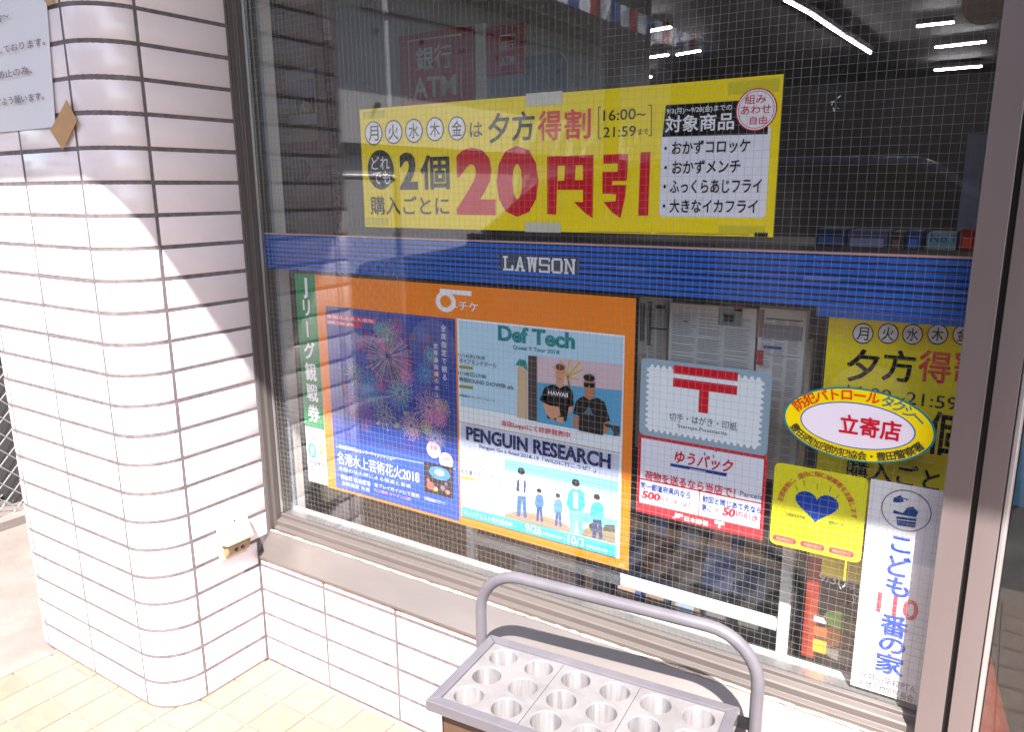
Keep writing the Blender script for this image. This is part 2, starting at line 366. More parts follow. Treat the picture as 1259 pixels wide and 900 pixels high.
# ------------------------------------------------------------------ low tiled wall under the window
lw = thing('low_tiled_wall', 'low wall of long white tiles under the shop window sill', 'wall', (0.75, 0.04, 0))
mb = MB(); mb.box(0.001, 1.50, GR, 0.10, 0, 0.29); mb.build('core', M_grout, lw)
off = -wloc(lw); lastz = 0.2885
hl = lastz - (Z0 + 3 * PZ)
me_t = mk(tile_flat(W_, hl + 0.0033))
for r in range(5):
    for c in range(7):
        wdt = W_
        zc = ht0 / 2 + 0.001 if r == 0 else (Z0 + (r - 0.5) * PZ)
        me = me_flat0 if r == 0 else me_flat
        if r == 4: me = me_t; zc = (Z0 + 3 * PZ + lastz + 0.0033) / 2
        x = (c + 0.5) * W_
        if c == 6:
            if r == 4: me = mk(tile_flat(0.128, hl + .0033))
            else: me = mk(tile_flat(0.128, ht0 if r == 0 else PZ))
            x = 6 * W_ + 0.064
        o = link('tile', me, lw, loc=(x + off.x, 0 + off.y + random.uniform(-.0004, .0004), zc)); o.rotation_euler = (random.uniform(-.0015, .0015), 0, random.uniform(-.001, .001))

# ------------------------------------------------------------------ window
win = thing('shop_window', 'large fixed wired-glass shop window in a worn aluminium frame', 'window', (0.75, 0.05, 0.3))
WT = 2.30                                            # head of the window
G0, G1 = 0.0720, 0.0785
# sloping sill
mb = MB(); mb.prism([(-0.006, 0.2920), (-0.006, 0.2985), (0.039, 0.349), (0.075, 0.351), (0.075, 0.2905), (0.0, 0.2895)], 0.0005, 1.498, 'x')
sill = mb.build('sill', M_alu, win, bevel=0.0008)
mb = MB(); random.seed(3)
pts = [(0.001 + i * 0.0125, 0.0405 + random.uniform(-.0008, .0008), 0.3515 + random.uniform(-.0006, .0006)) for i in range(120)]
mb.tube(pts, [random.uniform(0.0018, 0.0040) for _ in pts], 7); mb.build('sealant_bead', M_caulk, sill)
mb = MB(); pts = [(0.001 + i * 0.0125, 0.0005 + random.uniform(-.001, .001), 0.2895) for i in range(120)]
mb.tube(pts, [random.uniform(0.0015, 0.0034) for _ in pts], 6); mb.build('rust_line', M_rust, sill)
# bottom rail, stepped
mb = MB(); mb.prism([(0.0415, 0.3530), (0.0415, 0.3615), (0.0505, 0.3645), (0.0505, 0.3765), (0.0535, 0.3785), (0.0640, 0.3820), (0.0640, 0.3900), (0.0712, 0.3925), (0.0712, 0.353)], 0.0155, 1.4868, 'x')
mb.build('bottom_rail', M_alu, win, bevel=0.0006, seg=1)
mb = MB(); mb.box(0.0155, 1.4868, 0.0795, 0.105, 0.353, 0.3885); mb.build('bottom_rail', M_alul, win)
# left jamb (steps), head
mb = MB(); mb.prism([(0.0005, 0.0365), (0.006, 0.0365), (0.0065, 0.049), (0.0135, 0.051), (0.0135, 0.0705), (0.0150, 0.0712), (0.0150, 0.106), (0.0005, 0.106)], 0.3532, WT, 'z')
mb.build('left_jamb', mat('bronzed_aluminium', (0.11, 0.092, 0.086), 0.4, metal=0.3, noise=0.15, nscale=9, stretch=(1, 1, .15)), win, bevel=0.0006, seg=1)
mb = MB(); mb.box(0.0152, 0.0174, 0.0660, 0.0714, 0.394, WT); mb.build('glazing_bead', M_alul, win)
mb = MB(); mb.box(0.0005, 1.52, 0.030, 0.106, WT + .0005, WT + 0.06); mb.build('head_rail', M_alu, win)
# right jamb: broad mullion, black slot
mb = MB(); mb.box(1.4870, 1.5225, 0.0300, 0.106, 0.0005, WT); mb.build('right_jamb', M_aluv, win, bevel=0.0012)
mb = MB(); mb.box(1.5227, 1.5298, 0.0440, 0.10, 0.0005, WT); mb.build('seal', M_black, win)
mb = MB(); mb.box(0.0153, 1.4869, G0, G1, 0.3895, WT); pane = mb.build('pane', M_glass, win)
# wire net cast in the glass
mb = MB(); ws = 0.00019; pit = 0.0127; ym = (G0 + G1) / 2
def wire(p0, p1, dr):
    mb.bar(p0, p1, ws, 4, False)
random.seed(8)
def wavy(fixed, a, b, vert):
    n_ = 9; pts_ = []; ph_ = random.uniform(0, 6.28)
    for k in range(n_):
        t = a + (b - a) * k / (n_ - 1); w_ = fixed + .0005 * math.sin(ph_ + t * 7) + random.uniform(-.00025, .00025)
        pts_.append((w_, ym, t) if vert else (t, ym + 2.2 * ws, w_))
    mb.tube(pts_, ws * 1.15, 4)
i = 0
while 0.020 + i * pit < 1.484: wavy(0.020 + i * pit, 0.392, WT - .002, True); i += 1
i = 0
while 0.396 + i * pit < WT - .004: wavy(0.396 + i * pit, 0.0165, 1.4855, False); i += 1
o = mb.build('wire_mesh', M_wire, pane); o['kind'] = 'stuff'
# inner reveal and inner ledge
mb = MB(); mb.box(-0.03, 0.0035, 0.1065, 0.158, 0.30, WT); mb.build('inner_reveal', M_wallin, win)
mb = MB(); mb.box(0.0036, 0.012, 0.1065, 0.118, 0.392, WT); mb.build('inner_jamb', M_blueal, win)
mb = MB(); mb.box(0.0040, 1.52, 0.1055, 0.124, 0.372, 0.3905); mb.build('inner_ledge', mat('white_ledge', (0.82, 0.79, 0.76), 0.4), win, bevel=0.002)

# sliding door to the right
door = thing('sliding_door', 'edge of a glazed aluminium sliding door right of the window', 'door', (2.0, 0.06, 0))
mb = MB(); mb.prism([(1.5300, 0.0345), (1.5590, 0.0345), (1.5596, 0.0385), (1.5610, 0.0385), (1.5610, 0.085), (1.5300, 0.085)], 0.0008, 2.2, 'z')
mb.build('stile', M_aluv, door, bevel=0.0006, seg=1)
mb = MB(); mb.prism([(1.5612, 0.0350), (1.5660, 0.0350), (1.5690, 0.0385), (1.5690, 0.085), (1.5612, 0.085)], 0.0008, 2.2, 'z'); mb.build('sunlit_edge', M_alul, door, bevel=.0006, seg=1)  # brighter metal strip stands in for the sunlit highlight along the stile edge
mb = MB(); mb.box(1.5692, 1.5712, 0.054, 0.0560, 0.06, 2.2); mb.build('seal', M_black, door)
mb = MB(); mb.box(1.5693, 2.40, 0.0570, 0.0620, 0.05, 2.2); mb.build('pane', M_glass, door)
mb = MB(); mb.box(1.5693, 2.44, 0.035, 0.085, 0.001, 0.0498); mb.build('bottom_rail', M_alu, door)
mb = MB(); mb.box(2.4005, 2.44, 0.035, 0.085, 0.05, 2.2); mb.build('stile', M_aluv, door)

# facade above and canopy overhead
fac = thing('shop_facade', 'plain white facade above the shop window and door', 'facade', (1.5, 0.1, 2.4))
mb = MB(); mb.box(-0.8, 6.0, 0.03, 0.25, WT + .062, 3.6); mb.build('wall', M_wallin, fac)
mb = MB(); mb.box(2.4405, 6.0, 0.04, 0.25, 0.0, WT + .06); mb.build('side_wall', M_wallin, fac)
can = thing('canopy', 'flat canopy overhead shading the upper shop window and pillar', 'canopy', (1.0, -0.6, 2.62))
mb = MB(); mb.box(-2.6, 6.0, -1.20, 0.029, 2.627, 2.95); mb.build('slab', mat('canopy_paint', (0.5, 0.47, 0.46), 0.6, noise=.05, nscale=4), can)

# ------------------------------------------------------------------ shop interior
ib = MB()
def room(name, b, m): q = MB(); q.box(*b); return struct(q.build(name, m))
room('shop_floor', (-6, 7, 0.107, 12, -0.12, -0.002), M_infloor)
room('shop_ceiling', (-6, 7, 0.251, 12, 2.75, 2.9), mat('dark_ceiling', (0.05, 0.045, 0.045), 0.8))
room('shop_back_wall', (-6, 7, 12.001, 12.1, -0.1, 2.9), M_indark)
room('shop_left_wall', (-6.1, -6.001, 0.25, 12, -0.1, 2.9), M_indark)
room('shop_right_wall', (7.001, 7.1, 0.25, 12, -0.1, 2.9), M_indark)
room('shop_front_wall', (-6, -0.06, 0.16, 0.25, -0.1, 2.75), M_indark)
tubes = [(965, 0, 991, 14), (993, 15, 1035, 43), (1037, 44, 1070, 65), (1127, 32, 1173, 27), (1150, 58, 1212, 51), (1149, 86, 1207, 81),
         (735, 46, 775, 41), (788, 40, 825, 33), (743, 74, 775, 70), (786, 72, 822, 67), (832, 67, 861, 62), (743, 97, 775, 92),
         (786, 96, 801, 94), (372, 65, 394, 60), (425, 51, 448, 45), (457, 43, 471, 40)]
desc = ['first tube of the slanting row, cut by the top edge of the photo', 'middle tube of the slanting row of ceiling tubes', 'lowest tube of the slanting row of ceiling tubes',
        'short ceiling tube nearest the round hanging disc', 'longest level ceiling tube at the right', 'lowest level ceiling tube at the right, under the longest one',
        'ceiling tube highest left above the yellow poster', 'ceiling tube highest right above the yellow poster, by the dark post', 'left tube of the middle row above the yellow poster',
        'centre tube of the middle row above the yellow poster', 'right tube of the middle row, above the black header of the poster', 'left tube just above the yellow poster edge',
        'short centre tube just above the yellow poster edge', 'faint ceiling tube high behind the left pane edge', 'faint ceiling tube left of the white pole', 'faint ceiling tube end touching the white pole']
for (a, b, c, d), lab in zip(tubes, desc):
    p = Vector(at(a, b, 'z', 2.66)); q = Vector(at(c, d, 'z', 2.66))
    if p.y > 11.5 or p.y < 0: p = Vector(at(a, b, 'y', 11)); q = Vector(at(c, d, 'y', 11))
    t = thing('fluorescent_light', 'glowing white ' + lab, 'ceiling light', (p + q) / 2, 'fluorescent tubes under the shop ceiling')
    rr = 0.0009 * (p - Vector(CAM)).length
    MB().bar(p, q, rr, 10).build('tube', M_lamp, t)
    d_ = (q - p).normalized(); up = Vector((0, 0, 1)); mb = MB()
    s_ = d_.cross(up).normalized() * 0.035; 
    vs = [x + y_ * s_ + Vector((0, 0, z_)) for x in (p, q) for (y_, z_) in ((-1, rr + .003), (1, rr + .003), (1, rr + .05), (-1, rr + .05))]
    mb.add(vs, [(0, 1, 2, 3), (4, 7, 6, 5), (0, 4, 5, 1), (1, 5, 6, 2), (2, 6, 7, 3), (3, 7, 4, 0)]); mb.build('housing', M_indark, t)
# cash machine booth with red sign panels (seen through the glass)
YA = 1.7
booth = thing('cash_machine_booth', 'grey booth with red panels lettered for the bank cash machine, behind the glass', 'kiosk', (-0.4, YA, 0))
sh = Sheet(booth, 'y', YA); red = ink(196, 48, 56); wh = ink(236, 236, 236)
x0 = at(415, 60, 'y', YA + .04)[0]; x1 = at(742, 60, 'y', YA + .04)[0]
mb = MB(); mb.box(x0, x1, YA + .004, YA + .5, 0, 2.3); mb.build('cabinet', mat('grey_booth', (0.50, 0.46, 0.47), 0.6, noise=.08, nscale=3), booth, bevel=.004)
a = at(491, 44, 'y', YA); b = at(584, 128, 'y', YA); mb = MB(); mb.box(a[0], b[0], YA - .004, YA + .003, 0.95, a[2]); mb.build('sign_panel', red, booth)
a = at(585, 30, 'y', YA); b = at(598, 128, 'y', YA); mb = MB(); mb.box(a[0] + .003, b[0], YA - .012, YA + .003, 0.9, a[2]); mb.build('post', wh, booth)
a = at(599, 34, 'y', YA); b = at(646, 90, 'y', YA); mb = MB(); mb.box(a[0], b[0], YA - .004, YA + .003, b[2], a[2]); mb.build('sign_panel', red, booth)
a = at(600, 90, 'y', YA); b = at(697, 128, 'y', YA); sh.wrect('machine_screen_hood', a[0], b[0], 1.0, b[2] + .20, ink(150, 156, 172), 3, .003, r=.05)
sh.val = YA - .006
sh.line('frame_line', [(502, 50, 567, 42), (502, 50, 504, 128), (567, 42, 567, 120)], 0.006, wh, 1)
sh.T('銀行', (512, 88), (556, 82), 29, wh, 1, .02); sh.T('ATM', (508, 121), (561, 116), 25, wh, 1, .02)
sh.line('frame_line', [(614, 44, 634, 42), (614, 44, 614, 84), (634, 42, 634, 84)], 0.004, wh, 1)
sh.T('銀行', (616, 62), (632, 61), 12, wh, 1, .01); sh.T('ATM', (616, 80), (632, 79), 11, wh, 1, .01)
# thin white pole hanging near the glass
p = at(474, 0, 'y', .5); q = at(480, 128, 'y', .5)
pole = thing('white_pole', 'thin white upright pole left of the red bank panel inside the shop', 'pole', (q[0], .5, 1.15))
mb = MB(); mb.bar((p[0], .5, 2.6), (p[0] - .004, .5, p[2] - .03), .009, 10); mb.bar((p[0] - .002, .5, p[2] - .05), (q[0], .5, 1.2), .0065, 10); mb.build('shaft', ink(225, 215, 220), pole)
MB().bar((q[0], .5, 1.2), (q[0], .5, 0.0), .0062, 8).build('lower_shaft', ink(160, 150, 150), pole)
MB().box(q[0] - .06, q[0] + .06, .44, .56, -.002, .004).build('foot_plate', ink(120, 115, 115), pole)
# picture notices on an inner panel at left
YN = 0.62
nb = thing('inner_notice_board', 'grey board with a framed photo notice and coloured strips behind the left of the glass', 'notice board', (-0.5, YN, 0.8))
sh = Sheet(nb, 'y', YN)
a = at(334, 70, 'y', YN); b = at(424, 640, 'y', YN)
mb = MB(); mb.box(a[0] - .05, b[0], YN + .002, YN + .03, 0.0, a[2] + .25); mb.build('board', mat('dim_board', (0.13, 0.11, 0.105), 0.6, noise=.1, nscale=5), nb)
sh.rect('photo_notice', 341, 88, 390, 152, ink(150, 158, 172), 1); sh.rect('photo', 345, 101, 388, 139, ink(62, 56, 66), 2); sh.rect('photo_detail', 349, 103, 386, 119, ink(118, 125, 150), 3)
sh.rect('photo_detail', 347, 121, 365, 137, ink(105, 100, 95), 3); sh.ell('photo_detail', 376, 131, 7, 6, ink(160, 140, 80), 3)
sh.rect('strip', 343, 156, 391, 173, ink(140, 125, 100), 1); sh.rect('strip', 344, 175, 391, 184, ink(130, 55, 70), 1); sh.rect('strip', 346, 188, 393, 226, ink(105, 100, 105), 1)
sh.ell('strip_motif', 366, 208, 16, 14, ink(70, 64, 72), 2)
# round hanging disc, pale column, packs on a shelf by the glass
c = at(1212, 2, 'y', 1.2); t = MB()
o = MB().bar((c[0], 1.195, c[2]), (c[0], 1.21, c[2]), .052, 40).build('hanging_disc', ink(150, 130, 118), loc=(c[0], 1.2, c[2]))
tag(o, 'round beige disc hanging at the top right inside the shop', 'hanging sign')
a = at(1190, 165, 'y', 1.5); b = at(1204, 290, 'y', 1.5)
o = MB().box(a[0], b[0] + .1, 1.5, 1.6, 0, a[2]).build('pale_column', ink(150, 150, 170), loc=(a[0], 1.5, 0)); tag(o, 'pale grey column standing in the shop behind the right jamb', 'column')
YS = 0.42
sb = at(1000, 300, 'y', YS)
shelf = thing('window_shelf', 'low grey display shelf standing inside the shop behind the blue film', 'shelf', (1.0, .5, 0))
MB().box(0.10, 1.60, YS + .02, YS + .32, sb[2] - .03, sb[2] - .005).build('board', ink(90, 84, 84), shelf)
MB().box(0.12, 0.15, YS + .05, YS + .3, 0, sb[2] - .0305).build('upright', ink(90, 84, 84), shelf); MB().box(1.55, 1.58, YS + .05, YS + .3, 0, sb[2] - .0305).build('upright', ink(90, 84, 84), shelf)
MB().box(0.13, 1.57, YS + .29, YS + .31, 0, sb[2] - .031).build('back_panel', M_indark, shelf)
packs = [(1003, 1040, 281, (38, 58, 105), 'blue snack pack, leftmost on the shelf above the blue film'), (1042, 1092, 283, (90, 92, 128), 'grey blue pack with pale print, second on the shelf above the film'),
         (1094, 1112, 285, (70, 52, 60), 'small brown pack between the blue packs on the shelf'), (1114, 1134, 284, (40, 70, 130), 'narrow bright blue pack left of the pale number card'),
         (1140, 1177, 286, (120, 150, 160), 'pale teal card reading No.1 on the shelf'), (1180, 1202, 282, (130, 40, 30), 'red brown box at the right end of the shelf')]
for u0, u1, v, c_, lab in packs:
    a = at(u0, v, 'y', YS); b = at(u1, v, 'y', YS)
    t = thing('snack_pack', lab, 'pack', ((a[0] + b[0]) / 2, YS + .06, sb[2] - .005), 'packs on the shelf behind the blue film')
    MB().box(a[0], b[0], YS, YS + .09, sb[2] - .0045, a[2]).build('carton', ink(*[int(k * .72) for k in c_]), t, bevel=.003)
    s2 = Sheet(t, 'y', YS)
    if 'No.1' in lab: s2.B('No.1', u0 + 4, 288, u1 - 3, 298, ink(40, 70, 130), 1, .015)
    else: s2.wrect('print_band', a[0] + .006, b[0] - .006, a[2] - .03, a[2] - .014, ink(*[min(255, int(k * 1.05 + 12)) for k in c_]), 1)

a = at(1210, 806, 'y', .50); cone = thing('traffic_cone', 'orange red cone standing just inside the sliding door at the lower right', 'cone', (a[0], .50, 0))
MB().bar((a[0], .50, .012), (a[0], .50, a[2]), .10, 28, True, .012).build('cone_body', mat('cone_plastic', (.55, .08, .03), .45), cone)
MB().box(a[0] - .13, a[0] + .13, .37, .63, -.0015, .0118).build('foot', M_black, cone)
a = at(1243, 470, 'y', .62); b = at(1262, 625, 'y', .62); dsp = thing('display_box', 'blue printed display box standing behind the door glass at the right edge', 'display box', (a[0] + .15, .7, 0))
MB().box(a[0], a[0] + .34, .62, .86, b[2], a[2]).build('box', mat('blue_card', (.03, .16, .34), .5, noise=.5, nscale=14), dsp, bevel=.004)
MB().box(a[0] + .02, a[0] + .32, .64, .84, -.0015, b[2] - .0005).build('pedestal', M_indark, dsp)
# magazine rack under and behind the posters
YR = 0.20
rack = thing('magazine_rack', 'white tubular magazine rack standing close behind the window glass', 'rack', (0.9, .3, 0))
zr = 0.398; xs0 = at(580, 665, 'y', YR)[0]; xs1 = at(966, 740, 'y', YR)[0]
M_rackw = mat('white_rack_enamel', (0.85, 0.82, 0.78), 0.35, noise=.05, nscale=20)
MB().box(xs0 + .012, xs1 - .012, YR - .004, YR + .010, zr - .012, zr + .012).build('rail', M_rackw, rack, bevel=.003)
MB().box(0.20, xs0 - .012, YR + .12, YR + .13, .30, .32).build('rail', M_rackw, rack, bevel=.003)
for x in (xs0, xs1): MB().box(x - .011, x + .011, YR - .008, YR + .014, 0, .95).build('post', M_rackw, rack, bevel=.003)
MB().box(xs0 - .2, xs1 + .0, YR + .012, YR + .30, .10, .112).build('bottom_shelf', ink(70, 60, 55), rack)
# brown basket grid behind the left part
mb = MB(); g0 = 0.10; g1 = xs0 - .013
for i in range(0, 42):
    x = g0 + i * (g1 - g0) / 41; mb.box(x - .0016, x + .0016, YR + .04, YR + .044, 0.02, .60)
for i in range(0, 52):
    z = 0.03 + i * .0112; mb.box(g0, g1, YR + .0445, YR + .048, z - .0022, z + .0022)
bk = mb.build('basket_grid', mat('brown_wicker', (0.30, 0.17, 0.10), 0.7, noise=.3, nscale=40), rack); bk['kind'] = 'stuff'
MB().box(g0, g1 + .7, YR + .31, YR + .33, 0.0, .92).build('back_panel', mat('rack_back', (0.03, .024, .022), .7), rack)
cols = [(22, 26, 34), (44, 58, 92), (110, 92, 82), (30, 30, 34), (70, 86, 128), (128, 118, 112), (92, 58, 44), (40, 40, 48), (150, 140, 136), (36, 52, 80), (24, 22, 24), (96, 80, 70)]
cn = ['black', 'navy blue', 'tan', 'charcoal', 'slate blue', 'light grey', 'rust brown', 'dark grey', 'pale grey', 'dark blue', 'jet black', 'taupe']
random.seed(11); k = 0
wmag = 0.066
for row, (zb, yb, tall) in enumerate(((0.415, .235, .135), (0.255, .225, .145))):
    for i in range(10):
        x = xs0 + .02 + i * wmag; c_ = cols[(i * 5 + row * 3) % 12]; nm = cn[(i * 5 + row * 3) % 12]
        place = ['at the left end', 'second from the left', 'third from the left', 'fourth from the left', 'fifth from the left', 'sixth from the left', 'seventh from the left', 'eighth from the left', 'second from the right end', 'at the right end'][i]
        t = thing('magazine', f'{nm} magazine {place} of the {"upper" if row == 0 else "lower"} rack row behind the glass', 'magazine', (x + wmag / 2, yb + .03, zb), 'magazines in the white rack')
        ln = random.uniform(.03, .05); hh = tall + random.uniform(-.02, .015); th_ = .012
        mb = MB(); mb.prism([(yb, zb), (yb + th_, zb), (yb + ln + th_, zb + hh), (yb + ln, zb + hh)], x, x + wmag - .006, 'x'); mb.build('cover', ink(*c_), t)
        mb = MB(); f0, f1 = .55, .85
        mb.prism([(yb + ln * f0 - .0012, zb + hh * f0), (yb + ln * f0 + .002, zb + hh * f0), (yb + ln * f1 + .002, zb + hh * f1), (yb + ln * f1 - .0012, zb + hh * f1)], x + .008, x + wmag - .018, 'x')
        mb.build('cover_print', ink(*[min(255, c + 55) for c in c_[::-1]]), t)
# newspapers standing above the postal sticker
def pages(name, lab, quad, Yd, seed, heads):
    r = thing(name, lab, 'newspaper', tuple(at(quad[3][0], quad[3][1], 'y', Yd)), 'newspapers racked behind the glass')
    s_ = Sheet(r, 'y', Yd); a = s_.pt(*quad[0]); b = s_.pt(*quad[1]); c = s_.pt(*quad[2])
    s_.wrect('pages', a[0], b[0], c[2] - .14, a[2], mat('newsprint', (0.52, 0.50, 0.49), .9, noise=.12, nscale=20), 0, .02)
    random.seed(seed); mb = MB(); z = a[2] - .02; W = b[0] - a[0]; d = s_.depth(1)
    nc = 3
    while z > c[2] - .13:
        for q in range(nc):
            xx = a[0] + .006 + q * (W - .01) / nc
            if random.random() < .85: mb.add([(xx, d, z), (xx + (W / nc - .008) * random.uniform(.6, 1), d, z), (xx + (W / nc - .008), d, z + .0011), (xx, d, z + .0011)], [(0, 1, 2, 3)])
        z -= .0030
    o = mb.build('text_columns', ink(120, 118, 128), r); o['kind'] = 'stuff'
    for (u0, v0, u1, v1, c_) in heads: s_.rect('printed_block', u0, v0, u1, v1, ink(*c_), 2)
    return r
pages('newspaper', 'grey newspaper with a red headline and small photo, behind the postal sticker', [(824, 372), (931, 377), (931, 470), (824, 470)], .150, 5,
      [(838, 378, 880, 381, (150, 90, 96)), (837, 384, 880, 387, (150, 84, 92)), (884, 378, 912, 402, (120, 130, 130)), (890, 386, 902, 396, (70, 120, 135)), (903, 376, 913, 384, (160, 80, 84)), (838, 429, 857, 431, (60, 96, 170)), (840, 394, 846, 396, (60, 60, 90))])
pages('newspaper', 'folded newspaper with a blue block and red tab, right of the grey one', [(934, 378), (992, 384), (990, 500), (932, 480)], .150, 9,
      [(932, 380, 938, 415, (140, 110, 110)), (939, 424, 961, 430, (70, 80, 140)), (942, 392, 988, 394, (110, 110, 120)), (930, 430, 938, 449, (165, 70, 70)), (940, 398, 986, 420, (128, 124, 130)), (941, 436, 984, 440, (84, 94, 140))])
pages('newspaper', 'dark narrow newspaper edge just right of the orange ticket poster', [(786, 366), (822, 370), (822, 470), (786, 460)], .175, 14,
      [(788, 372, 792, 420, (80, 78, 84)), (797, 370, 800, 425, (84, 80, 84)), (806, 374, 818, 380, (60, 58, 66)), (800, 402, 820, 406, (40, 40, 46))])

# ------------------------------------------------------------------ blue striped film on the inside of the glass
YF_ = 0.0812
film = thing('blue_window_film', 'blue striped film band across the glass with white shop name letters', 'window film', (0.75, YF_, 1.02))
sh = Sheet(film, 'y', YF_); zt, zb = 1.1035, 1.0225
sh.wrect('backing', 0.016, 1.4865, zb, zt, mat('navy_film', (0.008, 0.016, 0.07), .35), 0, .0006)
sh.wrect('top_edge', 0.016, 1.4865, zt - .0002, zt + .0030, ink(196, 160, 165), 2, .0008)
ns = 8; ph = (zt - zb) / ns
for i in range(ns):
    sh.wrect('stripe', 0.016, 1.4865, zb + i * ph + ph * .10, zb + i * ph + ph * .70, ink(34, 98, 200), 1)
sh.wrect('stripe', 1.29, 1.4865, zb - .0065, zb - .0012, ink(30, 80, 175), 1); sh.wrect('stripe', 1.29, 1.4865, zb - .014, zb - .009, ink(30, 80, 175), 1)
sh.wrect('backing', 1.285, 1.4865, zb - .015, zb - .0005, ink(70, 90, 130), 0, .0006)
sh.rect('name_plate', 615, 313, 712, 337, ink(70, 78, 100), 2)
# slab lettering with small serifs
x0 = sh.pt(618, 325)[0]; x1 = sh.pt(709, 325)[0]; zc0 = sh.pt(663, 336)[2]; zc1 = sh.pt(663, 315)[2]
word = 'LAWSON'; n_ = len(word); cw = (x1 - x0) / n_
mb = MB(); H = zc1 - zc0 - .004; z_ = zc0 + .002; d = sh.depth(3); st = cw * .17
def quad(a, b, c, e_):
    global d
    d -= .000004; mb.add([(a, d, b), (c, d, b), (c, d, e_), (a, d, e_)], [(0, 1, 2, 3)])
def slant(xa, za, xb, zb_, t):
    global d
    d -= .000004; mb.add([(xa - t / 2, d, za), (xa + t / 2, d, za), (xb + t / 2, d, zb_), (xb - t / 2, d, zb_)], [(0, 1, 2, 3)])
for i, ch in enumerate(word):
    a = x0 + i * cw + cw * .06; wdt = cw * .88; b = a + wdt; sf = H * .13
    if ch == 'L': quad(a, z_, a + st * 2.2, z_ + sf); quad(a + st * .6, z_, a + st * 1.6, z_ + H); quad(a, z_ + H - sf, a + st * 2.4, z_ + H); quad(a + st * 1.6, z_, b, z_ + sf * 1.1); quad(b - st, z_ + sf, b, z_ + H * .38)
    if ch == 'A': slant(a + st, z_, (a + b) / 2, z_ + H, st); slant(b - st, z_, (a + b) / 2, z_ + H, st); quad(a + st * 1.5, z_ + H * .28, b - st * 1.5, z_ + H * .42); quad(a, z_, a + st * 2, z_ + sf); quad(b - st * 2, z_, b, z_ + sf)
    if ch == 'W': slant(a + wdt * .28, z_, a + st * .9, z_ + H, st); slant(a + wdt * .28, z_, (a + b) / 2, z_ + H, st * .8); slant(b - wdt * .28, z_, (a + b) / 2, z_ + H, st * .8); slant(b - wdt * .28, z_, b - st * .9, z_ + H, st); quad(a, z_ + H - sf, a + st * 2, z_ + H); quad(b - st * 2, z_ + H - sf, b, z_ + H)
    if ch == 'S': quad(a, z_, b, z_ + sf); quad(a, z_ + H - sf, b, z_ + H); quad(a, z_ + H * .44, b, z_ + H * .44 + sf); quad(b - st, z_, b, z_ + H * .5); quad(a, z_ + H * .5, a + st, z_ + H); quad(a, z_, a + st * .8, z_ + H * .25); quad(b - st * .8, z_ + H * .75, b, z_ + H)
    if ch == 'O': quad(a, z_ + sf, a + st, z_ + H - sf); quad(b - st, z_ + sf, b, z_ + H - sf); quad(a + st * .5, z_, b - st * .5, z_ + sf * 1.1); quad(a + st * .5, z_ + H - sf * 1.1, b - st * .5, z_ + H)
    if ch == 'N': quad(a + st * .4, z_, a + st * 1.4, z_ + H); quad(b - st * 1.4, z_, b - st * .4, z_ + H); slant(b - st * .9, z_, a + st * .9, z_ + H, st); quad(a, z_, a + st * 2, z_ + sf); quad(b - st * 2, z_ + H - sf, b, z_ + H); quad(a, z_ + H - sf, a + st * 1.5, z_ + H)
mb.build('lettering', ink(225, 228, 236), film)

# ------------------------------------------------------------------ yellow sale poster (large, landscape)
YP = 0.0850
BK = ink(52, 48, 40); RD = ink(206, 24, 40); YL = ink(248, 222, 0); WHT = ink(238, 238, 246); BLK = ink(20, 18, 18)
yp = thing('yellow_sale_poster', 'wide yellow poster with big red discount letters above the blue film', 'poster', (0.78, YP, 1.25))
sh = Sheet(yp, 'y', YP)
sh.wrect('sheet', 0.3415, 1.2105, 1.1262, 1.3690, YL, 0, .0004)
def days(s_, cs, ru, rv, chars='月火水木金', bold=.012):
    for (u, v), ch in zip(cs, chars):
        s_.ell('circle_rim', u, v, ru, rv, BK, 1); s_.ell('circle_fill', u, v, ru - 1.4, rv - 1.7, WHT, 2)
        s_.B(ch, u - ru * .55, v - rv * .6, u + ru * .55, v + rv * .62, BK, 3, bold)
days(sh, [(459.5, 163.5), (484, 162), (509, 160.5), (535, 158.5), (562, 157.5)], 11, 15)
sh.B('は', 578, 150, 593, 168, BK, 2, .015)
sh.B('夕', 601, 139, 626, 175, BK, 2, .025); sh.B('方', 630, 137, 657, 172, BK, 2, .025)
RD2 = ink(222, 70, 62)
sh.B('得', 662, 136, 690, 172, RD2, 2, .022); sh.B('割', 695, 134, 726, 170, RD2, 2, .022)
sh.line('bracket', [(736, 131, 736, 170), (735.5, 131.3, 739, 131.1), (735.5, 169.7, 739, 169.5), (801, 128.5, 801, 166.5), (801.5, 128.8, 797.5, 129), (801.5, 166.3, 797.5, 166.5)], .0014, BK, 2)
sh.B('16:00~', 742, 133.5, 794, 147, BK, 2, .006); sh.B('21:59', 742, 155, 782, 168, BK, 2, .006); sh.B('まで', 785, 158, 797, 165, BK, 2, .005)
sh.ell('dark_bubble', 468, 208.5, 16, 24.5, BK, 1); sh.poly('bubble_tail', [(478, 216), (487, 221), (480, 226)], BK, 1)
sh.B('どれ', 457, 192, 479, 208, WHT, 2, .01, shear=0); sh.B('でも', 459, 210, 480, 226, WHT, 2, .01)
sh.B('2', 492, 187, 513, 233, BK, 2, .035); sh.B('個', 518, 191, 552, 232, BK, 2, .03)
sh.B('購入ごとに', 456, 241, 552, 264, BK, 2, .018)
sh.B('2', 562, 181, 608, 264, RD, 2, .045); sh.B('0', 612, 179, 661, 266, RD, 2, .045); 
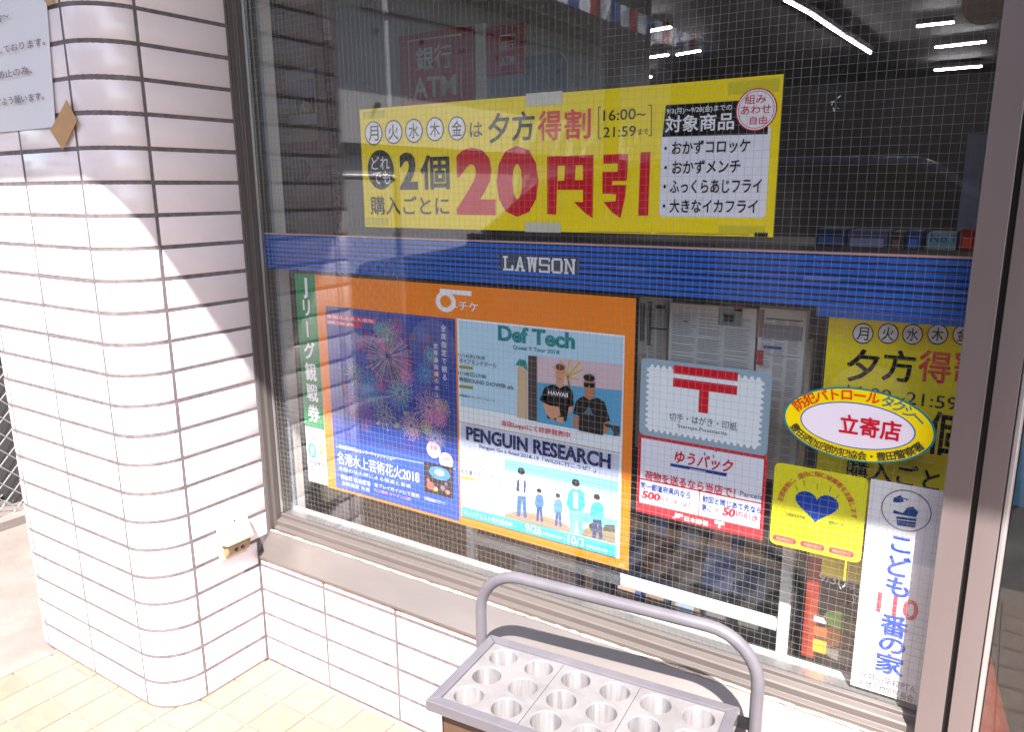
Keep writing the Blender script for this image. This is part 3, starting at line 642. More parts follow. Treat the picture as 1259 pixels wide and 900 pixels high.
# heavy 円 and 引 drawn as cut strokes
def stroke(s_, polys, m, lay=2, name='lettering'):
    mb = MB(); d = s_.depth(lay)
    for k, P in enumerate(polys): mb.add([(s_.pt(*p)[0], d - .00002 * k, s_.pt(*p)[2]) for p in P], [tuple(range(len(P)))])
    return mb.build(name, m, s_.root)
stroke(sh, [[(673, 192), (730, 190), (730, 202), (673, 204)], [(673, 204), (686, 203.5), (684, 264), (673, 263)], [(717, 202), (730, 202), (729, 268), (717, 258)], [(686, 222), (717, 221), (717, 233), (686, 233)],
            [(695, 203), (708, 203), (707, 222), (694, 222)], [(706, 248), (717, 248), (729, 268), (720, 262)]], RD)
stroke(sh, [[(742, 190), (772, 188.5), (772, 200), (742, 201)], [(760, 200), (772, 200), (771, 222), (759, 222)], [(741, 211), (760, 211), (760, 222), (741, 222)], [(741, 222), (753, 222), (752, 238), (741, 238)],
            [(752, 227), (770.5, 227), (769, 240), (752, 238)], [(758, 238), (769.5, 238), (763, 268), (756, 260)], [(742, 248), (758, 247), (763, 268), (752, 260)], [(788, 187), (800, 186.5), (797, 265), (785, 265)]], RD)
sh.rect('list_panel', 813.5, 160, 941, 268, ink(232, 232, 245), 1, r=.008); sh.poly('list_header', [(819, 129), (946, 121), (944, 164.5), (814.5, 168)], BLK, 2)
sh.T('9/3(月)～9/28(金)までの', (820, 141.5), (900, 136), 8.5, WHT, 3, .01); sh.T('対象商品', (818, 163), (902, 158.5), 20, WHT, 3, .02)
for s_, b in (('・おかずコロッケ', (817, 190, 922, 187)), ('・おかずメンチ', (817, 214, 910, 212)), ('・ふっくらあじフライ', (816, 237.5, 936, 236.5)), ('・大きなイカフライ', (815, 261, 931, 262))):
    sh.T(s_, b[:2], b[2:], 16, BLK, 3, .02)
sh.ell('badge', 930, 134.5, 25.5, 26.5, RD, 3); sh.ell('badge_fill', 930, 134.5, 24, 25, WHT, 4); sh.ell('badge_line', 930, 134.5, 22.3, 23.2, RD, 5, ring=.0009)
sh.T('組み', (916, 130), (942, 124), 11, RD, 5, .01); sh.T('あわせ', (911, 143), (948, 137), 11, RD, 5, .01); sh.T('自由', (922, 155), (943, 150), 10, RD, 5, .01)
for t_ in ((647, 115, 692, 127), (646, 273, 690, 286)): sh.rect('tape', *t_, M_tapec, 3, r=.001)
tcl = ink(214, 200, 30); sh.rect('tape', 896, 100.5, 958, 112, tcl, 1); sh.rect('tape', 884, 277, 940, 288, tcl, 1); sh.rect('tape', 446, 137, 474, 144, tcl, 1); sh.rect('tape', 450, 267, 478, 277, tcl, 1)
sh.rect('imprint_label', 928, 285.5, 944, 291, BLK, 2); sh.line('fine_print', [(724, 284.5, 800, 286), (806, 286, 922, 288.5)], .0007, BK, 1)

# second yellow poster standing further inside
YQ = 0.135
y2 = thing('yellow_sale_poster', 'tall dim yellow poster standing behind the oval and white stickers', 'poster', (1.4, YQ, 0.5))
sh = Sheet(y2, 'y', YQ); a = sh.pt(1020, 383); b = sh.pt(1000, 700); yx1 = 1.515; za = a[2]; zy = sh.pt(1003, 706)[2]
sh.wrect('sheet', a[0], yx1, zy, za, YL, 0, .003)
sh.wrect('black_lower_part', a[0], yx1, .255, zy, ink(26, 24, 24), 0, .003)
days(sh, [(1061, 410), (1092, 410), (1122, 411), (1153, 411), (1184, 411.5)], 13, 13)
sh.B('夕', 1042, 430, 1080, 470, BLK, 2, .025); sh.B('方', 1086, 431, 1125, 469, BLK, 2, .025); sh.B('得', 1130, 432, 1169, 470, RD2, 2, .022); sh.B('割', 1174, 432, 1212, 470, RD2, 2, .022)
sh.T('16:00~21:59', (1040, 497), (1178, 495), 15, BK, 2, .004); sh.B('2', 1090, 508, 1128, 560, BLK, 2, .03); sh.B('個', 1140, 508, 1186, 560, BLK, 2, .025)
sh.T('購入ごとに', (1038, 600), (1190, 596), 26, BLK, 2, .02); sh.B('20', 1020, 612, 1110, 690, RD, 2, .04)
sh.T('9/3(月)～', (1006, 724), (1078, 728), 15, ink(200, 200, 205), 2, .01); sh.T('対', (1046, 745), (1060, 746), 16, ink(190, 190, 195), 2, .01)
sh.ell('salad_leaf_print', 1032, 763, 20, 11, ink(74, 92, 44), 2); sh.ell('fried_food_print', 1024, 785, 24, 13, ink(104, 64, 34), 1); sh.ell('plate_print', 1036, 806, 24, 9, ink(120, 112, 104), 1); sh.ell('salad_leaf_print', 1050, 772, 12, 10, ink(96, 106, 50), 3)
sh.rect('orange_border', 995, 683, 1000, 810, ink(150, 58, 40), 1)
sh.rect('pack_print', 1001, 757, 1016, 768, ink(236, 232, 226), 2); sh.rect('pack_print', 1001, 769, 1016, 784, ink(226, 96, 44), 2); sh.rect('pack_print', 1000, 785, 1015, 805, ink(240, 160, 50), 2)

# ------------------------------------------------------------------ orange ticket poster
OR = ink(240, 132, 12)
op = thing('orange_ticket_poster', 'large orange bordered ticket poster with a blue fireworks half and a concert half', 'poster', (0.58, YP, 0.49))
sh = Sheet(op, 'y', YP); a = sh.pt(389, 337); b = sh.pt(784, 368); c = sh.pt(771, 700); d_ = sh.pt(402, 600)
ox0 = (a[0] + d_[0]) / 2; ox1 = (b[0] + c[0]) / 2; oz1 = (a[2] + b[2]) / 2; oz0 = (c[2] + d_[2]) / 2
sh.wrect('sheet', ox0, ox1, oz0, oz1, OR, 0, .0004)
# logo
sh.ell('logo_ring', 548, 371, 12.5, 12.5, WHT, 1); sh.ell('logo_hole', 548, 370.5, 6.8, 7.3, OR, 2); sh.poly('logo_bar', [(541, 354.5), (580, 358), (580, 364), (541, 360)], WHT, 2)
sh.T('-チケ', (560, 380), (588, 384), 11, WHT, 2, .015)
# fireworks half
NB = mat('fireworks_print', (0.012, 0.05, 0.34), .4, noise=.35, nscale=7)
fx0 = (sh.pt(402, 377)[0] + sh.pt(412, 598)[0]) / 2; fx1 = sh.pt(562, 500)[0]; fz1 = sh.pt(480, 384)[2]; fz0 = sh.pt(490, 620)[2]
sh.wrect('fireworks_panel', fx0, fx1, fz0, fz1, NB, 1)
FW = fx1 - fx0; FH = fz1 - fz0
random.seed(21)
def burst(cx, cz, r, n, cs, lay, wd=.0009, r0=.15, rings=0):
    for ci, c_ in enumerate(cs):
        mb = MB(); d = sh.depth(lay)
        for k in range(ci, n, len(cs)):
            t = 2 * PI * k / n + random.uniform(-.06, .06); ra = r * r0 * random.uniform(.5, 1.5); rb = r * random.uniform(.75, 1.02)
            nx, nz = -math.sin(t) * wd / 2, math.cos(t) * wd / 2
            p0 = (cx + ra * math.cos(t), cz + ra * math.sin(t)); p1 = (cx + rb * math.cos(t), cz + rb * math.sin(t))
            mb.add([(p0[0] + nx, d, p0[1] + nz), (p0[0] - nx, d, p0[1] - nz), (p1[0] - nx, d, p1[1] - nz), (p1[0] + nx, d, p1[1] + nz)], [(0, 1, 2, 3)])
            s_ = wd * 1.6
            mb.add([(p1[0] - s_, d, p1[1]), (p1[0], d, p1[1] - s_), (p1[0] + s_, d, p1[1]), (p1[0], d, p1[1] + s_)], [(0, 1, 2, 3)])
        mb.build('firework_burst', c_, op)
PK = ink(176, 90, 160); PL = ink(220, 140, 196); TL = ink(86, 176, 206); CR = ink(196, 196, 160); LB = ink(92, 116, 200); DP = ink(60, 40, 110)
def fp(fx, fz): return fx0 + FW * fx, fz0 + FH * fz
c1 = fp(.50, .78)
sh.well('firework_glow', *c1, .068, .068, ink(70, 56, 130), 2); burst(*c1, .074, 90, [PK, PL, TL, CR], 4, .0010); sh.well('firework_ring', *c1, .058, .058, PL, 3, ring=.001); sh.well('firework_ring', *c1, .040, .040, TL, 3, ring=.001)
for (fx, fz, r, cs) in ((.35, .60, .036, [TL, LB]), (.58, .60, .040, [TL, CR]), (.80, .55, .042, [PL, CR]), (.22, .66, .030, [CR, LB]), (.45, .47, .038, [CR, TL, PK]), (.66, .44, .034, [CR, PL]), (.30, .45, .030, [PK, LB]), (.78, .72, .026, [LB, TL]), (.84, .40, .028, [PL, TL]), (.5, .90, .03, [TL, CR]), (.18, .5, .026, [LB, PL])):
    burst(*fp(fx, fz), r, 34, cs, 4, .0009); sh.well('firework_ring', *fp(fx, fz), r * .6, r * .6, cs[0], 3, n=20, ring=.0008)
for (fx, fz, r) in ((.62, .50, .006), (.55, .43, .007), (.70, .42, .005), (.40, .42, .005)): sh.well('firework_core', *fp(fx, fz), r, r, ink(150, 146, 130), 5, n=14)
random.seed(33)
for k in range(46):
    fx, fz = random.uniform(.12, .9), random.uniform(.32, .95); q = fp(fx, fz); sh.well('firework_glow', q[0], q[1], random.uniform(.006, .018), random.uniform(.005, .016), ink(*random.choice([(60, 60, 150), (40, 80, 150), (96, 56, 130), (50, 100, 150), (80, 84, 150), (110, 80, 120)])), 2 + .02 * k, n=12)
for k in range(16):
    fx, fz = random.uniform(.15, .9), random.uniform(.34, .97); burst(*fp(fx, fz), random.uniform(.012, .026), 22, [random.choice([PK, PL, TL, CR, LB])], 4.1 + k * .02, .0010)
sh.wrect('print_band', fx0, fx1, fz0, fz0 + FH * .29, ink(26, 84, 214), 2)
sh.line('rule', [(413, 549, 560, 577)], .0010, WHT, 3)
RS = ink(208, 60, 100)
sh.wrect('red_strip', fx0 - .002, fx0 + FW * .42, fz1 - .030, fz1 - .018, RS, 3); sh.wrect('red_strip', fx0 - .002, fx0 + FW * .30, fz1 - .043, fz1 - .032, RS, 3)
sh.W('全国花火名人選抜', fx0 + .004, fx0 + FW * .40, fz1 - .0275, .0075, WHT, 4); sh.W('競演会', fx0 + .004, fx0 + FW * .24, fz1 - .0405, .0065, WHT, 4)
def vtext(s_, txt, x, z, size, pitch, m, lay=4, bold=.0, w=1.0):
    for i, ch in enumerate(txt):
        vs, fs = glyph(ch, bold); d = s_.depth(lay); mb = vt_mb
        if ord(ch) < 128: vs = vs * np.array([1.15, 1.1]); vs = vs + np.array([.5 - (vs[:, 0].min() + vs[:, 0].max()) / 2, 0])
        if ch == 'ー' or ch == '…': vs = np.stack([0.93 - vs[:, 1] + 0 * vs[:, 0] - .10, vs[:, 0] - .12], 1)
        for j_, (ox, oz) in enumerate(strikes(ch, bold)): mb.add([(x + ox * size + (p[0] - .5) * size * w, d - .00002 * j_, z + oz * size - i * pitch + (p[1] - .36) * size) for p in vs], fs)
vt_mb = MB(); vtext(sh, '全席指定で観る…', fx1 - .030, fz1 - .022, .015, .0175, WHT); vtext(sh, '世界最高峰の水上花火', fx1 - .052, fz1 - .062, .0125, .0152, WHT); vt_mb.build('lettering', WHT, op)
sh.T('名港水上芸術花火2018', (416, 573), (516, 592), 15, WHT, 4, .012); sh.T('日本最高峰花火エンターテイメントショー', (418, 553.5), (486, 565.5), 5.5, WHT, 4)
sh.T('全国の花火師による競演と音楽', (417, 580.5), (506, 597.5), 4.5, WHT, 4); sh.T('開催日 名古屋港', (420, 590), (456, 597), 6, WHT, 4, .01); sh.T('各プレイガイドにて発売', (461, 600), (516, 611), 5, WHT, 4); sh.T('全席指定 先着', (421, 597), (455, 603.5), 4.5, WHT, 4)
sh.T('打上場所 ガーデンふ頭', (461, 606), (505, 614.5), 4, ink(235, 170, 220), 4)
sh.ell('price_disc', 533.5, 553, 8.5, 10, ink(228, 206, 226), 4); sh.ell('price_disc', 549, 566.5, 8.5, 10, ink(228, 206, 226), 4)
sh.T('全席', (529, 552), (538, 553.5), 5, ink(190, 60, 110), 5); sh.T('指定', (544.5, 566), (553.5, 567.5), 5, ink(190, 60, 110), 5)
sh.poly('night_photo', [(521.5, 567), (558, 575), (557.5, 613.5), (522, 604.5)], ink(30, 28, 46), 4); sh.ell('photo_glow', 541, 582, 13, 8, ink(70, 140, 220), 5); sh.ell('photo_glow', 541, 581, 6, 4, ink(170, 220, 250), 6)
for (u, v, r, c_) in ((530, 597, 5, (190, 100, 90)), (536, 601, 3, (220, 180, 120)), (545, 600, 3, (150, 120, 130)), (551, 605, 3, (170, 130, 110)), (527, 590, 2, (220, 120, 110)), (549, 595, 2, (140, 110, 150))): sh.ell('photo_glow', u, v, r, r, ink(*c_), 5, n=10)
sh.T('世界最高峰のステージ', (522, 615), (548, 621), 4.5, WHT, 4)
# concert half
px0 = sh.pt(565, 515)[0]; px1 = (sh.pt(769, 412)[0] + sh.pt(761, 688)[0]) / 2; pz1 = sh.pt(666, 402)[2]; pz0 = sh.pt(664, 661)[2]
sh.wrect('concert_panel', px0 - .001, px1, pz0, pz1, ink(226, 236, 246), 1)
zd = sh.pt(663, 537)[2]
sh.wrect('pale_blue_band', px0 + .004, px1 - .003, zd + .035, pz1 - .004, ink(178, 214, 238), 2)
TEAL = ink(16, 132, 140); sh.T('Def Tech', (613, 418.5), (707, 429.5), 19.5, TEAL, 4, .034); sh.T('Quest 9 Tour 2018', (631, 429.5), (688, 437), 6, TEAL, 4, .015)
DK = ink(40, 48, 60)
for s_, a_, b_, h_ in (('11/14(水)18:30', (564, 440), (597, 443), 6), ('ダイアモンドホール', (565, 446.5), (611, 452), 6), ('11/18(日)17:00', (564, 462.5), (598, 466), 6), ('特設SOUND SHOWER ark', (565, 470), (632, 478), 6), ('お問合せ サンデーフォーク', (565, 488), (609, 493.5), 3)):
    sh.T(s_, a_, b_, h_, DK, 4, .008)
OL = ink(150, 140, 60); sh.poly('label_bar', [(565, 449), (582, 451), (582, 454.5), (565, 452.5)], OL, 4); sh.poly('label_bar', [(565, 473), (582, 475), (582, 478.5), (565, 476.5)], OL, 4)
# photo of two men in black shirts
sh.poly('photo_ground', [(661, 438.5), (766, 448), (763, 537), (661, 519)], ink(208, 186, 198), 3); sh.poly('photo_sea', [(661, 470), (765, 480), (763, 537), (661, 519)], ink(84, 160, 206), 4)
sh.poly('photo_pillar', [(650, 437), (661, 438), (661, 518), (650, 516)], ink(74, 62, 62), 5)
sh.poly('surfboard', [(637, 452), (641, 443), (646, 442), (649, 450), (649, 515), (636, 513)], ink(200, 176, 146), 4); sh.poly('surfboard_tip', [(634, 449), (639, 441), (647, 443), (649.5, 456), (643, 450)], ink(40, 140, 134), 5)
sh.line('palm_leaf', [(696, 461, 690, 443), (697, 461, 701, 442), (698, 462, 714, 445), (698, 463, 716, 455), (694, 464, 680, 450), (699, 464, 712, 466)], .0035, ink(206, 178, 84), 5); sh.line('palm_trunk', [(698, 462, 703, 486)], .004, ink(150, 120, 70), 5)
SK = ink(206, 150, 120); SK2 = ink(176, 118, 92)
sh.poly('man_arm', [(666, 488), (672, 486), (678, 498), (686, 503), (684, 512), (672, 508)], SK, 6); sh.poly('man_arm', [(699, 487), (705, 490), (704, 505), (693, 514), (688, 508), (698, 500)], SK, 6)
sh.poly('man_shirt', [(670, 476), (680, 472.5), (689, 476), (698, 474), (705, 481), (706, 499), (700, 500), (697, 518), (673, 514), (674, 497), (664, 492)], BLK, 6)
sh.poly('man_neck', [(684, 466), (694, 467), (693, 475), (689, 477), (685, 474)], SK, 7)
sh.ell('man_head', 689.5, 459, 5.6, 11, SK, 8); sh.ell('man_hair', 689.5, 451, 5.4, 4, ink(120, 70, 50), 9); sh.line('man_face_line', [(686.5, 457.5, 688.5, 457.7), (691, 458, 693, 458.2), (687.5, 465, 691.5, 465.4)], .0011, ink(90, 50, 44), 9)
sh.T('HAWAII', (675, 484.5), (699, 489), 5.5, WHT, 8, .02)
sh.poly('man_hand', [(674, 498), (688, 500), (690, 510), (679, 516), (673, 509)], SK, 7); sh.poly('man_hand', [(684, 512), (694, 513), (693, 520), (686, 519)], SK, 7)
sh.poly('man_arm', [(706, 510), (712, 512), (716, 522), (712, 527), (705, 523)], SK2, 6); sh.poly('man_arm', [(743, 516), (750, 517), (748, 530), (741, 535)], SK2, 6)
sh.poly('man_shirt', [(709, 492), (718, 486.5), (727, 491), (735, 488.5), (744, 494), (751, 517), (743, 519), (742, 535), (712, 529), (713, 511), (705, 508)], BLK, 7)
sh.poly('man_neck', [(719, 480), (732, 481), (731, 488), (726, 492), (720, 488)], SK2, 8); sh.ell('man_head', 725.5, 473, 7, 11.5, SK2, 9); sh.ell('man_hair', 725.3, 464, 7, 4.5, ink(40, 30, 30), 10)
sh.poly('sunglasses', [(719, 470), (732.5, 471), (732, 476), (727, 476.5), (725.5, 473), (724, 476), (719.5, 475)], BLK, 11); sh.poly('shirt_motif', [(718, 508), (725, 499), (731, 510)], ink(70, 110, 130), 9)
sh.poly('photo_rail', [(744, 520), (763, 524), (763, 533), (756, 536), (752, 526), (744, 524)], ink(60, 58, 66), 6)
sh.T('当店Loppiにて好評発売中', (617, 523.5), (701, 540.5), 8, ink(212, 50, 66), 4, .02)
sh.line('rule', [(563.5, 518, 763, 557)], .0012, ink(200, 110, 70), 4)
sh.poly('lilac_band', [(567, 520.5), (761, 559), (760, 590), (567, 549)], ink(196, 204, 232), 3)
NV = ink(20, 34, 92); sh.T('PENGUIN RESEARCH', (574, 540), (751, 578), 17, NV, 5, .030); sh.T('Penguin Go a Road 2018-19「WILDに行こうぜ！」', (590, 550), (733, 583.5), 6, NV, 5, .015)
sh.T('12/29(土)17:00', (567, 573.5), (599, 579), 5.5, ink(90, 96, 110), 4); sh.T('名古屋クラブクアトロ', (567, 582), (617, 592), 6, ink(60, 66, 80), 4, .005); sh.poly('label_bar', [(567, 584.5), (583.5, 587.5), (583.5, 590.5), (567, 587.5)], ink(190, 186, 60), 4)
sh.T('お問合せ ジェイルハウス', (568, 594), (601, 600.5), 3, ink(130, 136, 146), 4)
P1 = lambda u, v: (u, v)
sh.poly('sky_photo', [(621, 564), (760, 592), (758, 668), (621, 634)], ink(206, 234, 250), 3); sh.poly('sky_photo', [(621, 564), (760, 592), (760, 606), (621, 577)], ink(132, 206, 242), 4)
sh.poly('sky_photo', [(621, 577), (760, 606), (760, 614), (621, 584)], ink(172, 222, 246), 4)
sh.poly('sky_photo', [(700, 626), (759, 640), (758, 652), (700, 638)], ink(120, 206, 226), 4)
sh.poly('rocks_photo', [(621, 632), (640, 628), (664, 632), (688, 640), (704, 650), (704, 655), (621, 636)], ink(190, 142, 120), 5); sh.poly('rocks_photo', [(716, 652), (730, 645), (757, 652), (757, 668), (716, 658)], ink(150, 136, 110), 5); sh.poly('rocks_photo', [(724, 645), (732, 641), (738, 655), (727, 652)], ink(70, 66, 62), 6); sh.poly('rocks_photo', [(744, 645), (756, 645), (757, 654), (742, 652)], ink(84, 84, 80), 6)
def figure(u, vh, vf, wd, top, legs, hair=(40, 34, 40), lay=7):
    H_ = vf - vh; hr = H_ * .075
    sh.poly('figure_legs', [(u - wd * .42, vh + H_ * .50), (u + wd * .42, vh + H_ * .51), (u + wd * .55, vh + H_ * .98), (u + wd * .22, vh + H_ * .99), (u + wd * .05, vh + H_ * .62), (u - wd * .15, vh + H_ * .97), (u - wd * .5, vh + H_ * .95)], ink(*legs), lay)
    sh.poly('figure_top', [(u - wd * .25, vh + H_ * .16), (u + wd * .3, vh + H_ * .17), (u + wd * .62, vh + H_ * .24), (u + wd * .70, vh + H_ * .48), (u + wd * .42, vh + H_ * .56), (u - wd * .42, vh + H_ * .55), (u - wd * .72, vh + H_ * .44), (u - wd * .58, vh + H_ * .22)], ink(*top), lay + 1)
    sh.ell('figure_head', u + .3, vh + H_ * .085, hr * .85, hr * 1.2, ink(226, 186, 166), lay + 2, n=16); sh.ell('figure_hair', u, vh + H_ * .045, hr, hr * .9, ink(*hair), lay + 3, n=16)
    sh.poly('figure_hand', [(u + wd * .5, vh + H_ * .46), (u + wd * .68, vh + H_ * .46), (u + wd * .66, vh + H_ * .53), (u + wd * .5, vh + H_ * .53)], ink(220, 176, 156), lay)
figure(642, 576, 637, 12, (206, 214, 226), (62, 110, 160)); figure(664, 601, 642, 8, (70, 120, 190), (54, 84, 140)); figure(687, 607, 648, 8, (92, 150, 206), (60, 96, 150)); figure(709, 590, 657, 16, (40, 190, 212), (120, 190, 226)); figure(735, 608, 663, 12, (84, 200, 216), (50, 74, 120))
sh.poly('figure_shirt_pattern', [(637, 590), (640, 588), (640, 604), (636, 602)], ink(60, 70, 110), 12); sh.poly('figure_shirt_pattern', [(645, 589), (648, 592), (647, 606), (645, 604)], ink(60, 70, 110), 12); sh.poly('figure_shirt_pattern', [(706, 604), (712, 605), (712, 626), (706, 624)], ink(230, 240, 244), 12)
CY = ink(60, 208, 222); sh.poly('cyan_band', [(568.5, 622), (758, 670), (757.5, 685), (569, 634)], CY, 8)
sh.T('プレリクエスト先行受付中', (571, 632.5), (631, 648.5), 7, ink(214, 244, 246), 10, .01); sh.T('9/26', (647, 652.5), (667, 658), 10, WHT, 10, .01); sh.T('(水)12:00～', (669, 658), (697, 665), 5, WHT, 10); sh.T('10/3', (699, 667), (719, 672.5), 10, WHT, 10, .01); sh.T('(水)23:59', (722, 673), (748, 680), 5, WHT, 10)
sh.T('チケット情報', (748, 693), (768, 698), 4, ink(240, 210, 150), 2)

# green football ticket strip
js = thing('green_ticket_strip', 'narrow green and white strip with vertical white letters left of the orange poster', 'poster', (0.165, YP, .49))
sh = Sheet(js, 'y', YP); sx0 = (sh.pt(364, 336)[0] + sh.pt(378, 590)[0]) / 2; sx1 = ox0 - .0006
zg = sh.pt(386, 526)[2]
sh.wrect('sheet', sx0, sx1, oz0 + .004, oz1, ink(232, 234, 238), 0, .0004); sh.wrect('green_field', sx0, sx1, zg, oz1, ink(10, 132, 76), 1)
vt_mb = MB(); pitch = (oz1 - zg - .012) / 8.0; vtext(sh, 'Jリーグ観戦券', (sx0 + sx1) / 2, oz1 - .028, .046, (oz1 - zg - .012) / 7.0, WHT, 2, .03, w=.85); vt_mb.build('lettering', WHT, js)
wx = sx1 - sx0
sh.W('チケット', sx0 + .008, sx1 - .008, zg - .020, .010, ink(110, 112, 116), 2); sh.W('手数料', sx0 + .008, sx1 - .02, zg - .034, .009, ink(110, 112, 116), 2)
sh.W('0', sx0 + .006, sx0 + wx * .52, zg - .080, .040, ink(40, 196, 214), 2, .02); sh.well('orange_disc', sx0 + wx * .78, zg - .052, wx * .17, wx * .19, ink(244, 150, 60), 2); sh.W('円', sx0 + wx * .68, sx0 + wx * .88, zg - .060, .014, WHT, 3)
sh.W('初回限定', sx0 + .008, sx1 - .006, zg - .098, .011, ink(60, 60, 66), 2, .01); sh.W('受付中', sx0 + .008, sx1 - .006, zg - .114, .011, ink(220, 90, 110), 2, .01)

# ------------------------------------------------------------------ postal sticker
ps = thing('postal_sticker', 'postal sticker with a red T mark above a red bordered parcel notice', 'sticker', (1.1, YP, .61))
sh = Sheet(ps, 'y', YP); a = sh.pt(789, 433); b = sh.pt(945, 465); zm = (sh.pt(785, 534)[2] + sh.pt(948, 562)[2]) / 2; bx = sh.pt(782, 632); cx_ = sh.pt(942, 662)
x0, x1 = 0.9945, 1.2245; z1 = (a[2] + b[2]) / 2; z0 = (bx[2] + cx_[2]) / 2
sh.wrect('stamp_border', x0, x1, zm, z1, ink(150, 176, 196), 0, .0004, r=.010)
# perforated stamp field: a plain field with a row of small teeth on each side
ix0, ix1, iz0, iz1 = x0 + .016, x1 - .016, zm + .014, z1 - .015; SF = ink(232, 242, 252)
sh.wrect('stamp_field', ix0, ix1, iz0, iz1, SF, 1)
mb = MB(); d = sh.depth(1)
def teeth(xa, za, xb, zb_, nn):
    L = math.hypot(xb - xa, zb_ - za); dx, dz = (xb - xa) / L, (zb_ - za) / L; nx, nz = dz, -dx; w_ = L / nn
    for k in range(nn):
        o_ = (k + .5) * w_; q = [(o_ - w_ * .34, 0), (o_ - w_ * .26, .0035), (o_ - w_ * .12, .0050), (o_ + w_ * .12, .0050), (o_ + w_ * .26, .0035), (o_ + w_ * .34, 0)]
        mb.add([(xa + dx * a_ + nx * b_, d, za + dz * a_ + nz * b_) for a_, b_ in q], [tuple(range(6))])
teeth(ix0, iz0, ix1, iz0, 18); teeth(ix1, iz0, ix1, iz1, 11); teeth(ix1, iz1, ix0, iz1, 18); teeth(ix0, iz1, ix0, iz0, 11)
mb.build('stamp_teeth', SF, ps)
PR = ink(206, 18, 40)
m0 = sh.pt(828, 449); m1 = sh.pt(908, 469); 
xa = sh.pt(828, 460)[0]; xb = sh.pt(907, 470)[0]; zt1 = sh.pt(868, 453.5)[2]; zt2 = sh.pt(868, 464)[2]; zt3 = sh.pt(868, 469.5)[2]; zt4 = sh.pt(868, 480.5)[2]; zt5 = sh.pt(866, 508)[2]
sh.wrect('post_mark', xa, xb, zt2, zt1, PR, 2); sh.wrect('post_mark', xa, xb, zt4, zt3, PR, 2); xm = (xa + xb) / 2; sh.wrect('post_mark', xm - .0085, xm + .0085, zt5, zt4 + .0001, PR, 2)
TXB = ink(70, 90, 100)
sh.T('切手・はがき・印紙', (823, 516.5), (906, 530), 10, TXB, 2, .006); sh.T('Stamps,Postcards', (833, 527), (894, 537), 6, TXB, 2, .006)
sh.wrect('notice_red_border', x0 - .001, x1 + .002, z0, zm - .0003, PR, 0, .0004)
zl = (sh.pt(785, 590)[2] + sh.pt(940, 618)[2]) / 2; zbm = (sh.pt(784, 619)[2] + sh.pt(937, 649)[2]) / 2; LBL = ink(228, 232, 248)
sh.wrect('notice_field', x0 + .005, x1 - .004, zl + .0012, zm - .006, LBL, 1); xq = sh.pt(859.5, 620)[0]
sh.wrect('notice_field', x0 + .005, xq - .0008, zbm, zl - .0012, ink(226, 230, 240), 1); sh.wrect('notice_field', xq + .0008, x1 - .004, zbm, zl - .0012, ink(226, 230, 240), 1)
sh.T('ゆうパック', (829, 569), (899, 581), 15, PR, 3, .03, shear=.15); sh.poly('blue_bar', [(824.5, 569.5), (894, 582), (893, 586), (824, 573)], ink(30, 60, 150), 2); sh.line('bar_dots', [(848, 576.5, 868, 580)], .0012, WHT, 4)
sh.line('sparkle', [(866, 556, 867, 560), (877, 559, 878, 563), (880, 553, 881, 556)], .002, ink(40, 60, 150), 3)
sh.T('荷物を送るなら当店で！', (793, 592), (904, 609), 11, ink(214, 50, 70), 3, .03); sh.T('Parcels', (910, 609), (937, 615), 6, ink(90, 100, 130), 3, .005)
BL = ink(44, 64, 160); sh.T('同一都道府県内なら', (788, 601.5), (849, 611.5), 7.5, BL, 3, .025); sh.T('500', (789, 612), (811, 616.5), 9.5, ink(226, 50, 70), 3, .04, shear=.15); sh.T('円ポッキリより！', (812, 617), (853, 625.5), 7, ink(226, 70, 80), 3, .01)
sh.T('前回と同じあて先なら', (864, 617.5), (936, 631), 7.5, BL, 3, .025); sh.T('更に', (863, 628), (875, 630), 8, BL, 3, .02); sh.T('さ', (878, 630.5), (884, 631.5), 6, ink(226, 50, 70), 3); sh.T('50', (888, 633.5), (903, 636.5), 11, ink(226, 50, 70), 3, .045, shear=.15); sh.T('円引き！', (905, 636), (936, 643), 8, ink(226, 60, 76), 3, .015)
sh.T('JP', (827, 637), (839, 639.5), 7, WHT, 3, .04, shear=.2); sh.T('日本郵便', (842, 641), (871, 646.5), 6, WHT, 3, .02); sh.T('〒', (879, 648), (890, 650.5), 8, WHT, 3, .04)

# ------------------------------------------------------------------ heart sticker
hs = thing('heart_sticker', 'square yellow sticker with a plain blue heart and three red labels', 'sticker', (1.31, YP, .61))
sh = Sheet(hs, 'y', YP); x0, x1, z0, z1 = 1.2385, 1.3820, .6135, .7585
sh.wrect('sheet', x0, x1, z0, z1, ink(232, 226, 24), 0, .0004, r=.010)
c = sh.pt(1004, 622); H = []
for k in range(40):
    t = 2 * PI * k / 40; H.append((c[0] + .0021 * 16 * math.sin(t) ** 3 * 1.0, c[2] + .0018 * (13 * math.cos(t) - 5 * math.cos(2 * t) - 2 * math.cos(3 * t) - math.cos(4 * t))))
sh.poly('heart', H, ink(16, 66, 168), 2, world=True)
sh.arc('犯罪被害に、虐待に悩む被害者を支援します', c[0], c[2] - .014, .058, .068, 172, 4, .0100, ink(206, 70, 50), 2, .012)
for k in range(7):
    t = math.radians(30 + k * 20); mb = None
sh.line('ray_line', [(981, 603, 978, 597), (990, 598, 988, 590), (1005, 602, 1005, 594), (1020, 605, 1022, 598), (1028, 613, 1032, 608)], .0012, ink(110, 160, 40), 2)
sh.T('犯罪被害者支援', (966, 634), (990, 639), 4, ink(60, 60, 30), 2); sh.T('都民センター', (1019, 644), (1041, 649.5), 4, ink(60, 100, 50), 2)
